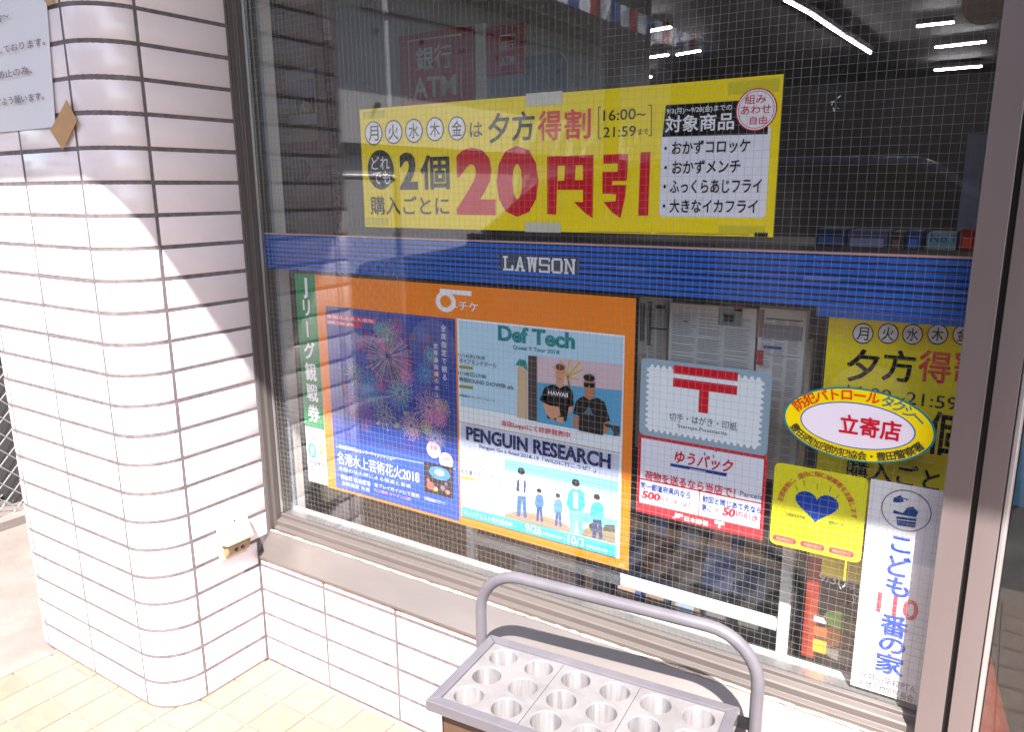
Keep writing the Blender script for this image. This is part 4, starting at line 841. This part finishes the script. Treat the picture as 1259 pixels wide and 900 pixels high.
for (u0, v0, u1, v1) in ((950, 660, 979, 667), (984, 667.5, 1014, 675), (1019, 675.5, 1050, 683)):
    a = sh.pt(u0, v0 - 1); b = sh.pt(u1, v1 + 2); zc = (sh.pt((u0 + u1) / 2, (v0 + v1) / 2)[2]); sh.wrect('red_pill', a[0], b[0], zc - .0055, zc + .0055, ink(222, 70, 50), 2, r=.0054)
    sh.W('相談窓口', a[0] + .006, b[0] - .006, zc - .0025, .005, ink(250, 200, 180), 3)

# ------------------------------------------------------------------ oval patrol sticker (on the outer face of the glass)
ov = thing('oval_sticker', 'oval yellow and white sticker on the outside of the glass with red letters', 'sticker', (1.357, .0716, .84))
sh = Sheet(ov, 'y', .0715); L_ = sh.pt(963, 511); R__ = sh.pt(1151, 538); T_ = sh.pt(1060, 477.5); B_ = sh.pt(1056, 568.5)
cx, cz = (L_[0] + R__[0]) / 2, (T_[2] + B_[2]) / 2; rx, rz = (R__[0] - L_[0]) / 2, (T_[2] - B_[2]) / 2
sh.well('sheet', cx, cz, rx, rz, ink(40, 128, 140), 0, .0003, n=64); sh.well('yellow_ring', cx, cz, rx - .0035, rz - .0028, ink(248, 222, 10), 1, n=64)
sh.well('inner_rim', cx, cz - .001, rx * .755, rz * .62, ink(30, 110, 170), 2, n=64); sh.well('white_field', cx, cz - .001, rx * .755 - .002, rz * .62 - .0018, ink(236, 228, 240), 3, n=64)
sh.arc('防犯パトロール', cx, cz, rx * .875, rz * .80, 163, 72, .0200, ink(226, 50, 20), 4, .022); sh.arc('タクシー', cx, cz, rx * .875, rz * .80, 70, 20, .0200, ink(20, 116, 140), 4, .012)
sh.arc('豊田西加茂防犯協会・豊田警察署', cx, cz, rx * .885, rz * .815, 196, 342, .0150, ink(30, 40, 50), 4, .012, flip=True)
sh.T('立寄店', (1032, 531), (1106, 543), 23, ink(206, 20, 46), 5, .03)

# ------------------------------------------------------------------ children's safe house sticker
ks = thing('white_safehouse_sticker', 'tall white sticker with blue vertical letters and red 110 by the right jamb', 'sticker', (1.435, YP, .40))
sh = Sheet(ks, 'y', YP); x0, x1, z0, z1 = 1.3850, 1.4855, .3960, .7590
sh.wrect('sheet', x0, x1, z0, z1, ink(238, 236, 244), 0, .0004)
c = sh.pt(1114, 628); sh.well('emblem_ring', c[0], c[2], .0345, .0335, ink(40, 40, 60), 2, ring=.0012)
EB = ink(24, 70, 140)
sh.poly('emblem_shape', [(1099, 612), (1107, 609), (1110, 612), (1118, 614), (1112, 617), (1104, 618), (1098, 617)], EB, 2); sh.well('emblem_dot', c[0] - .0035, c[2] + .0165, .0020, .0020, WHT, 3, n=12)
sh.poly('emblem_shape', [(1099, 627), (1110, 631), (1116, 624), (1123, 623), (1129, 630), (1126, 636), (1098, 631)], EB, 2)
sh.poly('emblem_shape', [(1102, 635), (1127, 638), (1125, 649), (1103, 646)], EB, 2); sh.line('emblem_line', [(1103, 638.5, 1126, 641.5)], .0012, WHT, 3)
KB = ink(30, 76, 190)
for ch, (u0, v0, u1, v1) in (('こ', (1096, 661, 1120, 679)), ('ど', (1092, 684, 1119, 709)), ('も', (1090, 711, 1118, 733)), ('番', (1083, 757, 1116, 783)), ('の', (1081, 785, 1113, 803)), ('家', (1077, 805, 1111, 829))):
    sh.B(ch, u0, v0, u1, v1, KB, 2, .03)
sh.T('110', (1077, 755), (1128, 762), 25, ink(222, 70, 90), 2, .02)
sh.T('元城小学校PTA', (1057, 836), (1125, 850), 10, ink(110, 100, 112), 2, .0); sh.T('元城小校区区長会', (1055, 846.5), (1123, 861), 9, ink(110, 100, 112), 2, .0)

# ------------------------------------------------------------------ paper notice with kraft tape on the pillar
pn = thing('paper_notice', 'white paper notice taped to the upper left of the tiled pillar', 'notice', (-0.28, -.284, 1.34))
YN2 = -(A_ + R_) - .0025
sh = Sheet(pn, 'y', YN2)
mb = MB(); nx_ = 12
xr0, xr1 = -.160, -.128; xl0, xl1 = -.455, -.425; vs = []; fs = []
for i in range(nx_ + 1):
    t = i / nx_
    for (zl_, zh, xa_, xb_) in ((1.3360, 1.76, xl0 + (xr0 - xl0) * t, xl1 + (xr1 - .024 + .024 - xl1) * t),):
        bow = -.0015 * math.sin(t * 9)
        vs += [(xa_, YN2 + bow - .002 * t, zl_), (xb_ + .015, YN2 + bow, zh)]
for i in range(nx_): fs.append((2 * i, 2 * i + 2, 2 * i + 3, 2 * i + 1))
mb.add(vs, fs, True); mb.build('sheet', M_paper, pn)
GT = ink(128, 112, 120)
sh.val = YN2 - .0045
sh.T('お客様各位～場合～', (-60, 40), (12, 27), 12, GT, 1, .005)
sh.T('喫煙を固くお断りしております。', (-70, 79), (56, 56), 9, GT, 1, .01); sh.T('近隣のお客様の迷惑防止の為、', (-80, 110), (40, 90), 9, GT, 1, .01); sh.T('ご協力ください下さいますよう願います。', (-80, 143), (54, 119), 9, GT, 1, .01)
yT = YN2 - .0050
tp = MB(); P = [at(82, 122, 'y', yT), at(95, 148, 'y', yT), at(77, 184, 'y', yT), at(62, 160, 'y', yT)]
tp.add([tuple(p) for p in P] + [(p[0], p[1] - .0004, p[2]) for p in P], [(0, 1, 2, 3), (4, 7, 6, 5), (0, 4, 5, 1), (1, 5, 6, 2), (2, 6, 7, 3), (3, 7, 4, 0)]); tp.build('tape', M_tapek, pn)
tp = MB(); P = [at(50, -12, 'y', yT), at(62, -14, 'y', yT), at(66, 2, 'y', yT), at(60, 7, 'y', yT), at(53, -2, 'y', yT)]
tp.add([tuple(p) for p in P], [(0, 1, 2, 3, 4)]); tp.build('tape', M_tapek, pn)

# ------------------------------------------------------------------ outdoor socket cover on the pillar
ob = thing('outlet_cover', 'yellowed plastic outdoor socket cover on the pillar beside the sill', 'socket cover', (0.001, -.075, .38))
y0, y1 = -.119, -.040
mb = MB(); mb.box(0.0005, .012, y0, y1, .328, .438); mb.build('base', M_ivory, ob, bevel=.006, seg=3)
prof = [(0.0125, .437), (.019, .439), (.027, .434), (.043, .388), (.044, .378), (.0125, .372)]
mb = MB(); mb.add([(p[0], y0 + .002 + (.004 if k in (1, 2) else 0), p[1]) for k, p in enumerate(prof)] + [(p[0], y1 - .002 - (.004 if k in (1, 2) else 0), p[1]) for k, p in enumerate(prof)],
    [tuple(range(6)), tuple(range(6, 12))[::-1]] + [(i, (i + 1) % 6, 6 + (i + 1) % 6, 6 + i) for i in range(6)]); mb.build('hood', M_ivory, ob, bevel=.003, seg=3)
mb = MB(); mb.add([(p[0], y, p[1]) for y in (y0 + .010, y1 - .004) for p in ((.0125, .3715), (.034, .3715), (.024, .344), (.0125, .338))], [(0, 1, 2, 3), (7, 6, 5, 4), (0, 4, 5, 1), (1, 5, 6, 2), (2, 6, 7, 3), (3, 7, 4, 0)])
sk_ = mb.build('socket', M_stain, ob, bevel=.003)
for yy in (-.086, -.068): MB().bar((.026, yy, .357), (.0315, yy, .3555), .0045, 10).build('hole', M_black, sk_)
MB().bar((.0245, -.084, .4290), (.0300, -.084, .4305), .0020, 10).build('screw', M_black, ob)

# ------------------------------------------------------------------ umbrella stand
TZ = 0.392
BLc = Vector(at(603, 780, 'z', TZ)); BRc = Vector(at(910, 870, 'z', TZ)); FLc = Vector(at(520, 860, 'z', TZ))
ux = (BRc - BLc).normalized(); LEN = (BRc - BLc).length; uy = Vector((-ux.y, ux.x, 0)); DEP = abs((FLc - BLc).dot(uy))
us = thing('umbrella_stand', 'lilac grey umbrella stand with round holes and a tubular handle, below the window', 'umbrella stand', (BLc.x + .2, BLc.y - .1, 0))
def L(x, y, z): p = BLc + ux * x + uy * y; return (p.x, p.y, z)       # y negative = towards the camera
def lbox(mb, x0, x1, y0, y1, z0, z1):
    mb.add([L(x0, y0, z0), L(x1, y0, z0), L(x1, y1, z0), L(x0, y1, z0), L(x0, y0, z1), L(x1, y0, z1), L(x1, y1, z1), L(x0, y1, z1)],
           [(0, 3, 2, 1), (4, 5, 6, 7), (0, 1, 5, 4), (1, 2, 6, 5), (2, 3, 7, 6), (3, 0, 4, 7)])
fw = .0185; fh = .020
for pts in ([(0, 0), (LEN, 0), (LEN - fw, -fw), (fw, -fw)], [(0, -DEP), (fw, -DEP + fw), (LEN - fw, -DEP + fw), (LEN, -DEP)], [(0, -DEP), (0, 0), (fw, -fw), (fw, -DEP + fw)], [(LEN, 0), (LEN, -DEP), (LEN - fw, -DEP + fw), (LEN - fw, -fw)]):
    mb = MB(); mb.add([L(*p, TZ - fh) for p in pts] + [L(*p, TZ) for p in pts], [(3, 2, 1, 0), (4, 5, 6, 7)] + [(i, (i + 1) % 4, 4 + (i + 1) % 4, 4 + i) for i in range(4)])
    mb.build('frame_rail', M_lilac, us, bevel=.0018)
IL = LEN - 2 * fw; ID = DEP - 2 * fw; hp = IL / 6; hq = ID / 3; HR = .0245; zp = TZ - .004; hd = .0894
for pl in range(3):
    mb = MB(); nseg = 32
    tbm = []
    for i in range(2):
        for j in range(3):
            gx0 = fw + (pl * 2 + i) * hp; gy1 = -fw - j * hq; ccx, ccy = gx0 + hp / 2, gy1 - hq / 2
            e0 = .0004 if i == 0 else 0; e1 = .0004 if i == 1 else 0
            outer = []; inner = []; low = []
            for k in range(nseg):
                t = 2 * PI * k / nseg + PI / nseg; c_, s_ = math.cos(t), math.sin(t); m_ = max(abs(c_) / (hp / 2), abs(s_) / (hq / 2))
                ox, oy = c_ / m_, s_ / m_
                ox = max(-hp / 2 + e0, min(hp / 2 - e1, ox))
                outer.append(L(ccx + ox, ccy + oy, zp)); inner.append(L(ccx + c_ * (HR + .0015), ccy + s_ * (HR + .0015), zp)); low.append(L(ccx + c_ * HR, ccy + s_ * HR, zp - .002))
            for cq in ((-hp / 2 + e0, -hq / 2), (hp / 2 - e1, -hq / 2), (hp / 2 - e1, hq / 2), (-hp / 2 + e0, hq / 2)): pass
            b = len(mb.v); mb.v += outer + inner + low
            for k in range(nseg):
                k2 = (k + 1) % nseg
                mb.f += [(b + k, b + k2, b + nseg + k2, b + nseg + k), (b + nseg + k, b + nseg + k2, b + 2 * nseg + k2, b + 2 * nseg + k)]; mb.sm += [False, True]
            # corner triangles
            for (sx, sy) in ((-1, -1), (1, -1), (1, 1), (-1, 1)):
                cxl = (-hp / 2 + e0) if sx < 0 else (hp / 2 - e1); cyl = sy * hq / 2
                tt = math.atan2(sy / 1, sx / 1); ang = math.atan2(cyl, cxl) % (2 * PI); k = int(math.floor((ang - PI / nseg) / (2 * PI / nseg))) % nseg; k2 = (k + 1) % nseg
                mb.v.append(L(ccx + cxl, ccy + cyl, zp)); mb.f.append((b + k, len(mb.v) - 1, b + k2)); mb.sm.append(False)
            tb = MB(); n2 = 24
            vs = [L(ccx + math.cos(2 * PI * k / n2) * HR, ccy + math.sin(2 * PI * k / n2) * HR, zp - .002) for k in range(n2)] + [L(ccx + math.cos(2 * PI * k / n2) * HR * .93, ccy + math.sin(2 * PI * k / n2) * HR * .93, zp - hd) for k in range(n2)]
            tb.add(vs, [(k, (k + 1) % n2, n2 + (k + 1) % n2, n2 + k) for k in range(n2)], True); tbm.append(tb)
    plate = mb.build('top_plate', M_plate, us)
    for tb in tbm: tb.build('hole_lining', M_tube, plate)
mb = MB(); lbox(mb, fw * .6, LEN - fw * .6, -DEP + fw * .6, -fw * .6, TZ - .10, TZ - .094); mb.build('under_plate', M_plate, us)
for (x0, x1, y0, y1) in ((.022, LEN - .022, -DEP + .0185, -DEP + .020), (.022, LEN - .022, -.020, -.0185), (.0185, .020, -DEP + .0185, -.0185), (LEN - .020, LEN - .0185, -DEP + .0185, -.0185)):
    mb = MB(); lbox(mb, x0, x1, y0, y1, TZ - .0935, TZ - fh - .0005); mb.build('skirt_panel', M_brown, us)
# tubular handle carried down as rear legs
HZ = 0.528; hr_ = .0105; hy = -.012
hx0, hx1 = -.0125, LEN + .0265; rc = .082
pts = [L(hx0, hy, .012), L(hx0, hy, HZ - rc)]
pts = [L(hx0, hy, .012 + (HZ - rc - .012) * k / 6) for k in range(7)]
for k in range(1, 9):
    t = PI - PI / 2 * k / 8; pts.append(L(hx0 + rc + rc * math.cos(t), hy, HZ - rc + rc * math.sin(t)))
for k in range(1, 9): pts.append(L(hx0 + rc + (hx1 - hx0 - 2 * rc) * k / 8, hy, HZ))
for k in range(1, 9):
    t = PI / 2 - PI / 2 * k / 8; pts.append(L(hx1 - rc + rc * math.cos(t), hy, HZ - rc + rc * math.sin(t)))
pts += [L(hx1, hy, HZ - rc - (HZ - rc - .012) * k / 6) for k in range(1, 7)]
mb = MB(); mb.tube(pts, hr_, 16); mb.build('handle', M_lilac, us)
for x in (hx0, hx1): mb = MB(); p = Vector(L(x, hy, 0)); mb.bar((p.x, p.y, .0005), (p.x, p.y, .016), .0135, 14); mb.build('rubber_foot', M_rub, us)
mb = MB(); lbox(mb, hx1 - hr_ - .019, hx1 - hr_ + .001, hy - .006, hy + .006, TZ - .024, TZ - .010); mb.build('bracket', M_black, us)  # black block stands in for the shade between tray and handle tube
for x in (.02, LEN - .02):
    p = Vector(L(x, -DEP + .02, 0)); mb = MB(); mb.bar((p.x, p.y, .012), (p.x, p.y, TZ - .101), hr_, 14); mb.build('leg', M_lilac, us)
    mb = MB(); mb.bar((p.x, p.y, .0005), (p.x, p.y, .016), .0135, 14); mb.build('rubber_foot', M_rub, us)
mb = MB(); lbox(mb, .035, LEN - .03, -DEP + .045, -.03, .03, .035); lbox(mb, .035, .039, -DEP + .045, -.03, .0352, .10); lbox(mb, LEN - .034, LEN - .03, -DEP + .045, -.03, .0352, .10); lbox(mb, .0392, LEN - .0342, -DEP + .045, -DEP + .049, .0352, .10); lbox(mb, .0392, LEN - .0342, -.034, -.03, .0352, .10)
mb.build('drip_pan', M_brown, us)

# ------------------------------------------------------------------ fence and plot at the left
fx = -1.55
q0 = at(0, 639, 'x', fx); q1 = at(29.6, 630, 'x', fx); zf = (q0[2] + q1[2]) / 2
fn = thing('chain_link_fence', 'chain link fence with pale rails beyond the left side of the pillar', 'fence', (fx, 0, 0))
FY0, FY1, FZ1 = -2.2, 4.0, zf + 1.25
mb = MB(); s_ = .050; h_ = FZ1 - zf; nn = int((FY1 - FY0 + h_) / (s_ * math.sqrt(2)))
for k in range(nn):
    y = FY0 - h_ + k * s_ * math.sqrt(2); a0 = max(0, FY0 - y); a1 = min(h_, FY1 - y)
    if a1 > a0:
        mb.bar((fx - .002, y + a0, zf + a0), (fx - .002, y + a1, zf + a1), .0022, 4, False); mb.bar((fx + .002, y + a0, FZ1 - a0), (fx + .002, y + a1, FZ1 - a1), .0022, 4, False)
o = mb.build('chain_link_mesh', M_galv, fn); o['kind'] = 'stuff'
for z in (zf - .02, FZ1 + .02): MB().bar((fx, FY0, z), (fx, FY1, z), .017, 10).build('rail', M_galv, fn)
y = FY0
while y < FY1 + .01: MB().bar((fx, y, -.01), (fx, y, FZ1 + .08), .024, 10).build('post', M_galv, fn); y += 1.75
kb = MB(); kb.box(fx - .10, fx + .06, -6.5, 4.2, -.011, max(.02, zf - .12)); struct(kb.build('fence_kerb', M_conc))
mb = MB(); mb.box(-6, fx - .101, -6.5, 5, -.1, .0); struct(mb.build('gravel_plot', mat('dark_gravel', (.16, .14, .13), .9, noise=.6, nscale=30, bump=1, bscale=60)))
random.seed(5); mb = MB()
for k in range(900):
    gx, gy = fx - .1 - abs(random.gauss(0, .5)) - .03, random.uniform(-.5, 2.5); r = random.uniform(.01, .04); b = len(mb.v)
    P = [(gx + random.uniform(-r, r), gy + random.uniform(-r, r), random.uniform(0, r)) for _ in range(5)]; mb.add(P, [(0, 1, 2), (0, 2, 3), (0, 3, 4), (1, 2, 4), (0, 1, 4)])
o = mb.build('rubble_stones', mat('pale_stone', (.38, .34, .31), .9, noise=.4, nscale=30)); o['kind'] = 'stuff'; o['label'] = 'loose pale rubble and stones behind the chain link fence'; o['category'] = 'rubble'
mb = MB(); mb.box(-4.2, -4.0, -1, 5, 0, 1.6); nbw = mb.build('block_wall', mat('dim_block', (.22, .19, .18), .9, noise=.3, nscale=6), loc=(-4.1, 2, 0)); tag(nbw, 'weathered grey wall behind the fence at the left edge', 'wall')

# ------------------------------------------------------------------ street side, seen only as reflections in the glass
WX = -2.9
GY = (G0 + G1) / 2
def mir(u, v):                    # where a reflection seen at a pixel really stands, on the wall plane x = WX
    p = at(u, v, 'x', WX); return Vector((p[0], 2 * GY - p[1], p[2]))
ne = thing('neighbour_building', 'pale neighbouring building wall mirrored in the glass, with a red white and blue fascia', 'building', (WX, -5, 0))
a = mir(700, 3); b = mir(830, 52); zt_ = a.z
MB().box(WX - .3, WX, min(b.y, a.y) - .1, -1.6, 0, zt_ - .35).build('wall', M_grey, ne)
MB().box(WX - .4, WX + .35, b.y - .3, -1.4, zt_ - .35, zt_ - .18).build('eave', M_indark, ne)
y = -1.6; k = 0
while y > b.y - .2:
    MB().box(WX + .36, WX + .40, y - .24, y - .002, zt_ - .20, zt_ + .02).build('fascia_panel', [ink(190, 40, 46), WHT, ink(40, 70, 150), WHT][k % 4], ne); y -= .24; k += 1
p = mir(440, 9); q = mir(880, 93); MB().bar((WX + .03, p.y, p.z), (WX + .03, q.y if q.y > b.y else b.y, q.z if q.y > b.y else mir(825, 88).z), .012, 6).build('cable', M_black, ne)
for (u, v) in ((460, 38), (517, 51), (566, 62), (610, 71), (649, 80), (684, 87), (716, 93), (463, 129), (745, 100), (770, 105)):
    p = mir(u, v); MB().bar((WX - .002, p.y, p.z), (WX + .03, p.y, p.z), .022, 8).build('bolt', M_black, ne)
for u in (748, 829): p = mir(u, 80); MB().box(WX + .001, WX + .12, p.y - .09, p.y + .09, 0, zt_ - .36).build('post', M_indark, ne)
p = mir(450, 180); MB().box(WX + .001, WX + .05, b.y, -1.7, p.z - .06, p.z + .02).build('base_rail', M_indark, ne)
# trees across the road
def leafmat(): return M_leaf
def tree(x, y, h, r, lab, seed):
    random.seed(seed); t = thing('street_tree', lab, 'tree', (x, y, -.15), 'trees across the road')
    mb = MB(); mb.bar((x, y, -.15), (x + .1, y, h * .55), .22, 10, True, .12)
    for k in range(7):
        an = k * 2.4; z = h * (.28 + .05 * k); mb.bar((x + .05, y, z), (x + math.cos(an) * r * .6, y + math.sin(an) * r * .6, z + h * .22), .08, 6, True, .03)
    mb.build('trunk', M_bark, t); cl = [(x + random.gauss(0, r * .42), y + random.gauss(0, r * .35), h * .15 + random.random() * h * .80, random.uniform(.5, 1.0) * r * .4) for _ in range(26)]
    mb = MB()
    for (cx, cy, cz, cr) in cl:
        for _ in range(420):
            d = Vector((random.gauss(0, 1), random.gauss(0, 1), random.gauss(0, .8))).normalized() * cr * random.random() ** .4; p = Vector((cx, cy, cz)) + d
            a_ = Vector((random.gauss(0, 1), random.gauss(0, 1), random.gauss(0, 1))).normalized(); b_ = a_.orthogonal().normalized(); s_ = random.uniform(.06, .13)
            mb.add([p - a_ * s_, p + b_ * s_ * .5, p + a_ * s_, p - b_ * s_ * .5], [(0, 1, 2, 3)])
    mb.build('crown', M_leaf, t)
for k, (x, y, h, r, lab) in enumerate(((-2.9, -12.5, 9.0, 2.6, 'dark leafy tree nearest the neighbouring building, mirrored in the glass'), (1.0, -12.0, 10.0, 3.0, 'tallest dark tree behind the parked car, mirrored in the glass'),
                                      (3.8, -12.5, 9.5, 2.8, 'dark tree right of the tallest one across the road'), (6.6, -12.0, 9.0, 2.8, 'dark tree at the right end of the row across the road'), (-4.6, -13.5, 7.0, 2.6, 'dark tree behind the neighbouring building'))):
    tree(x, y, h, r, lab, 40 + k)
M_brd = mat('dark_screen', (.04, .034, .03), .8, noise=.4, nscale=3, stretch=(6, 1, .4))
mb = MB(); mb.box(-8, -2.15, -16.2, -15.0, -.15, 6.5); mb.box(-2.15, -1.65, -16.2, -15.0, -.15, 2.35); mb.box(-2.15, -1.65, -16.2, -15.0, 3.15, 6.5); mb.box(-1.65, 10, -16.2, -15.0, -.15, 7.5); tag(mb.build('dark_sky_screen', M_brd, loc=(0, -15.6, 0)), 'long dark screen added behind the street trees to keep sky out of reflections', 'building')  # added block hiding sky from the reflections, with an opening for one patch
# black car parked side-on in front of the shop
cz = -.15; cx = -.35; cy = -3.55
car = thing('parked_car', 'black estate car parked side-on before the shop, mirrored dark in the glass', 'car', (cx, cy, cz))
prof = [(-2.15, .32), (-2.18, .70), (-2.05, .86), (-1.15, 1.0), (-.55, 1.42), (.2, 1.52), (1.5, 1.49), (1.98, 1.12), (2.14, .95), (2.16, .32)]
mb = MB(); mb.prism([(cx + p[0], cz + p[1]) for p in prof], cy - .84, cy + .84, 'y'); mb.build('body', M_carp, car, bevel=.06, seg=3)
for s_ in (-1, 1):
    yy = cy + s_ * .842
    for pts in (((-.98, 1.02), (.28, 1.03), (.28, 1.42), (-.45, 1.37)), ((.36, 1.03), (1.30, 1.05), (1.20, 1.40), (.36, 1.42)), ((1.38, 1.06), (1.80, 1.08), (1.48, 1.38), (1.30, 1.39))):
        mb = MB(); mb.add([(cx + p[0], yy, cz + p[1]) for p in pts], [(0, 1, 2, 3)]); mb.build('side_window', M_carg, car)
    for dx in (-.02, 1.0): MB().box(cx + dx, cx + dx + .17, yy - .012, yy + .012, cz + .90, cz + .925).build('door_handle', M_alul, car, bevel=.004)
    for xx in (-1.35, 1.35):
        y_ = cy + s_ * .78; wh_ = MB().bar((cx + xx, y_ - .10, cz + .32), (cx + xx, y_ + .10, cz + .32), .32, 24).build('wheel', M_rub, car)
        MB().bar((cx + xx, y_ + s_ * .08, cz + .32), (cx + xx, y_ + s_ * .108, cz + .32), .20, 16).build('rim', M_alul, wh_)
    MB().box(cx - .95, cx - .83, cy + s_ * .94 - .09, cy + s_ * .94 + .09, cz + .98, cz + 1.10).build('mirror', M_carp, car, bevel=.02)
    MB().box(cx - 2.20, cx - 2.10, cy + s_ * .62 - .18, cy + s_ * .62 + .18, cz + .66, cz + .78).build('headlight', M_alul, car, bevel=.01)
    MB().box(cx + 2.10, cx + 2.18, cy + s_ * .66 - .12, cy + s_ * .66 + .12, cz + .72, cz + .92).build('tail_light', ink(170, 20, 24), car, bevel=.01)
mb = MB(); mb.add([(cx - 1.13, cy - .7, cz + 1.03), (cx - 1.13, cy + .7, cz + 1.03), (cx - .60, cy + .62, cz + 1.41), (cx - .60, cy - .62, cz + 1.41)], [(0, 1, 2, 3)]); mb.build('windscreen', M_carg, car)
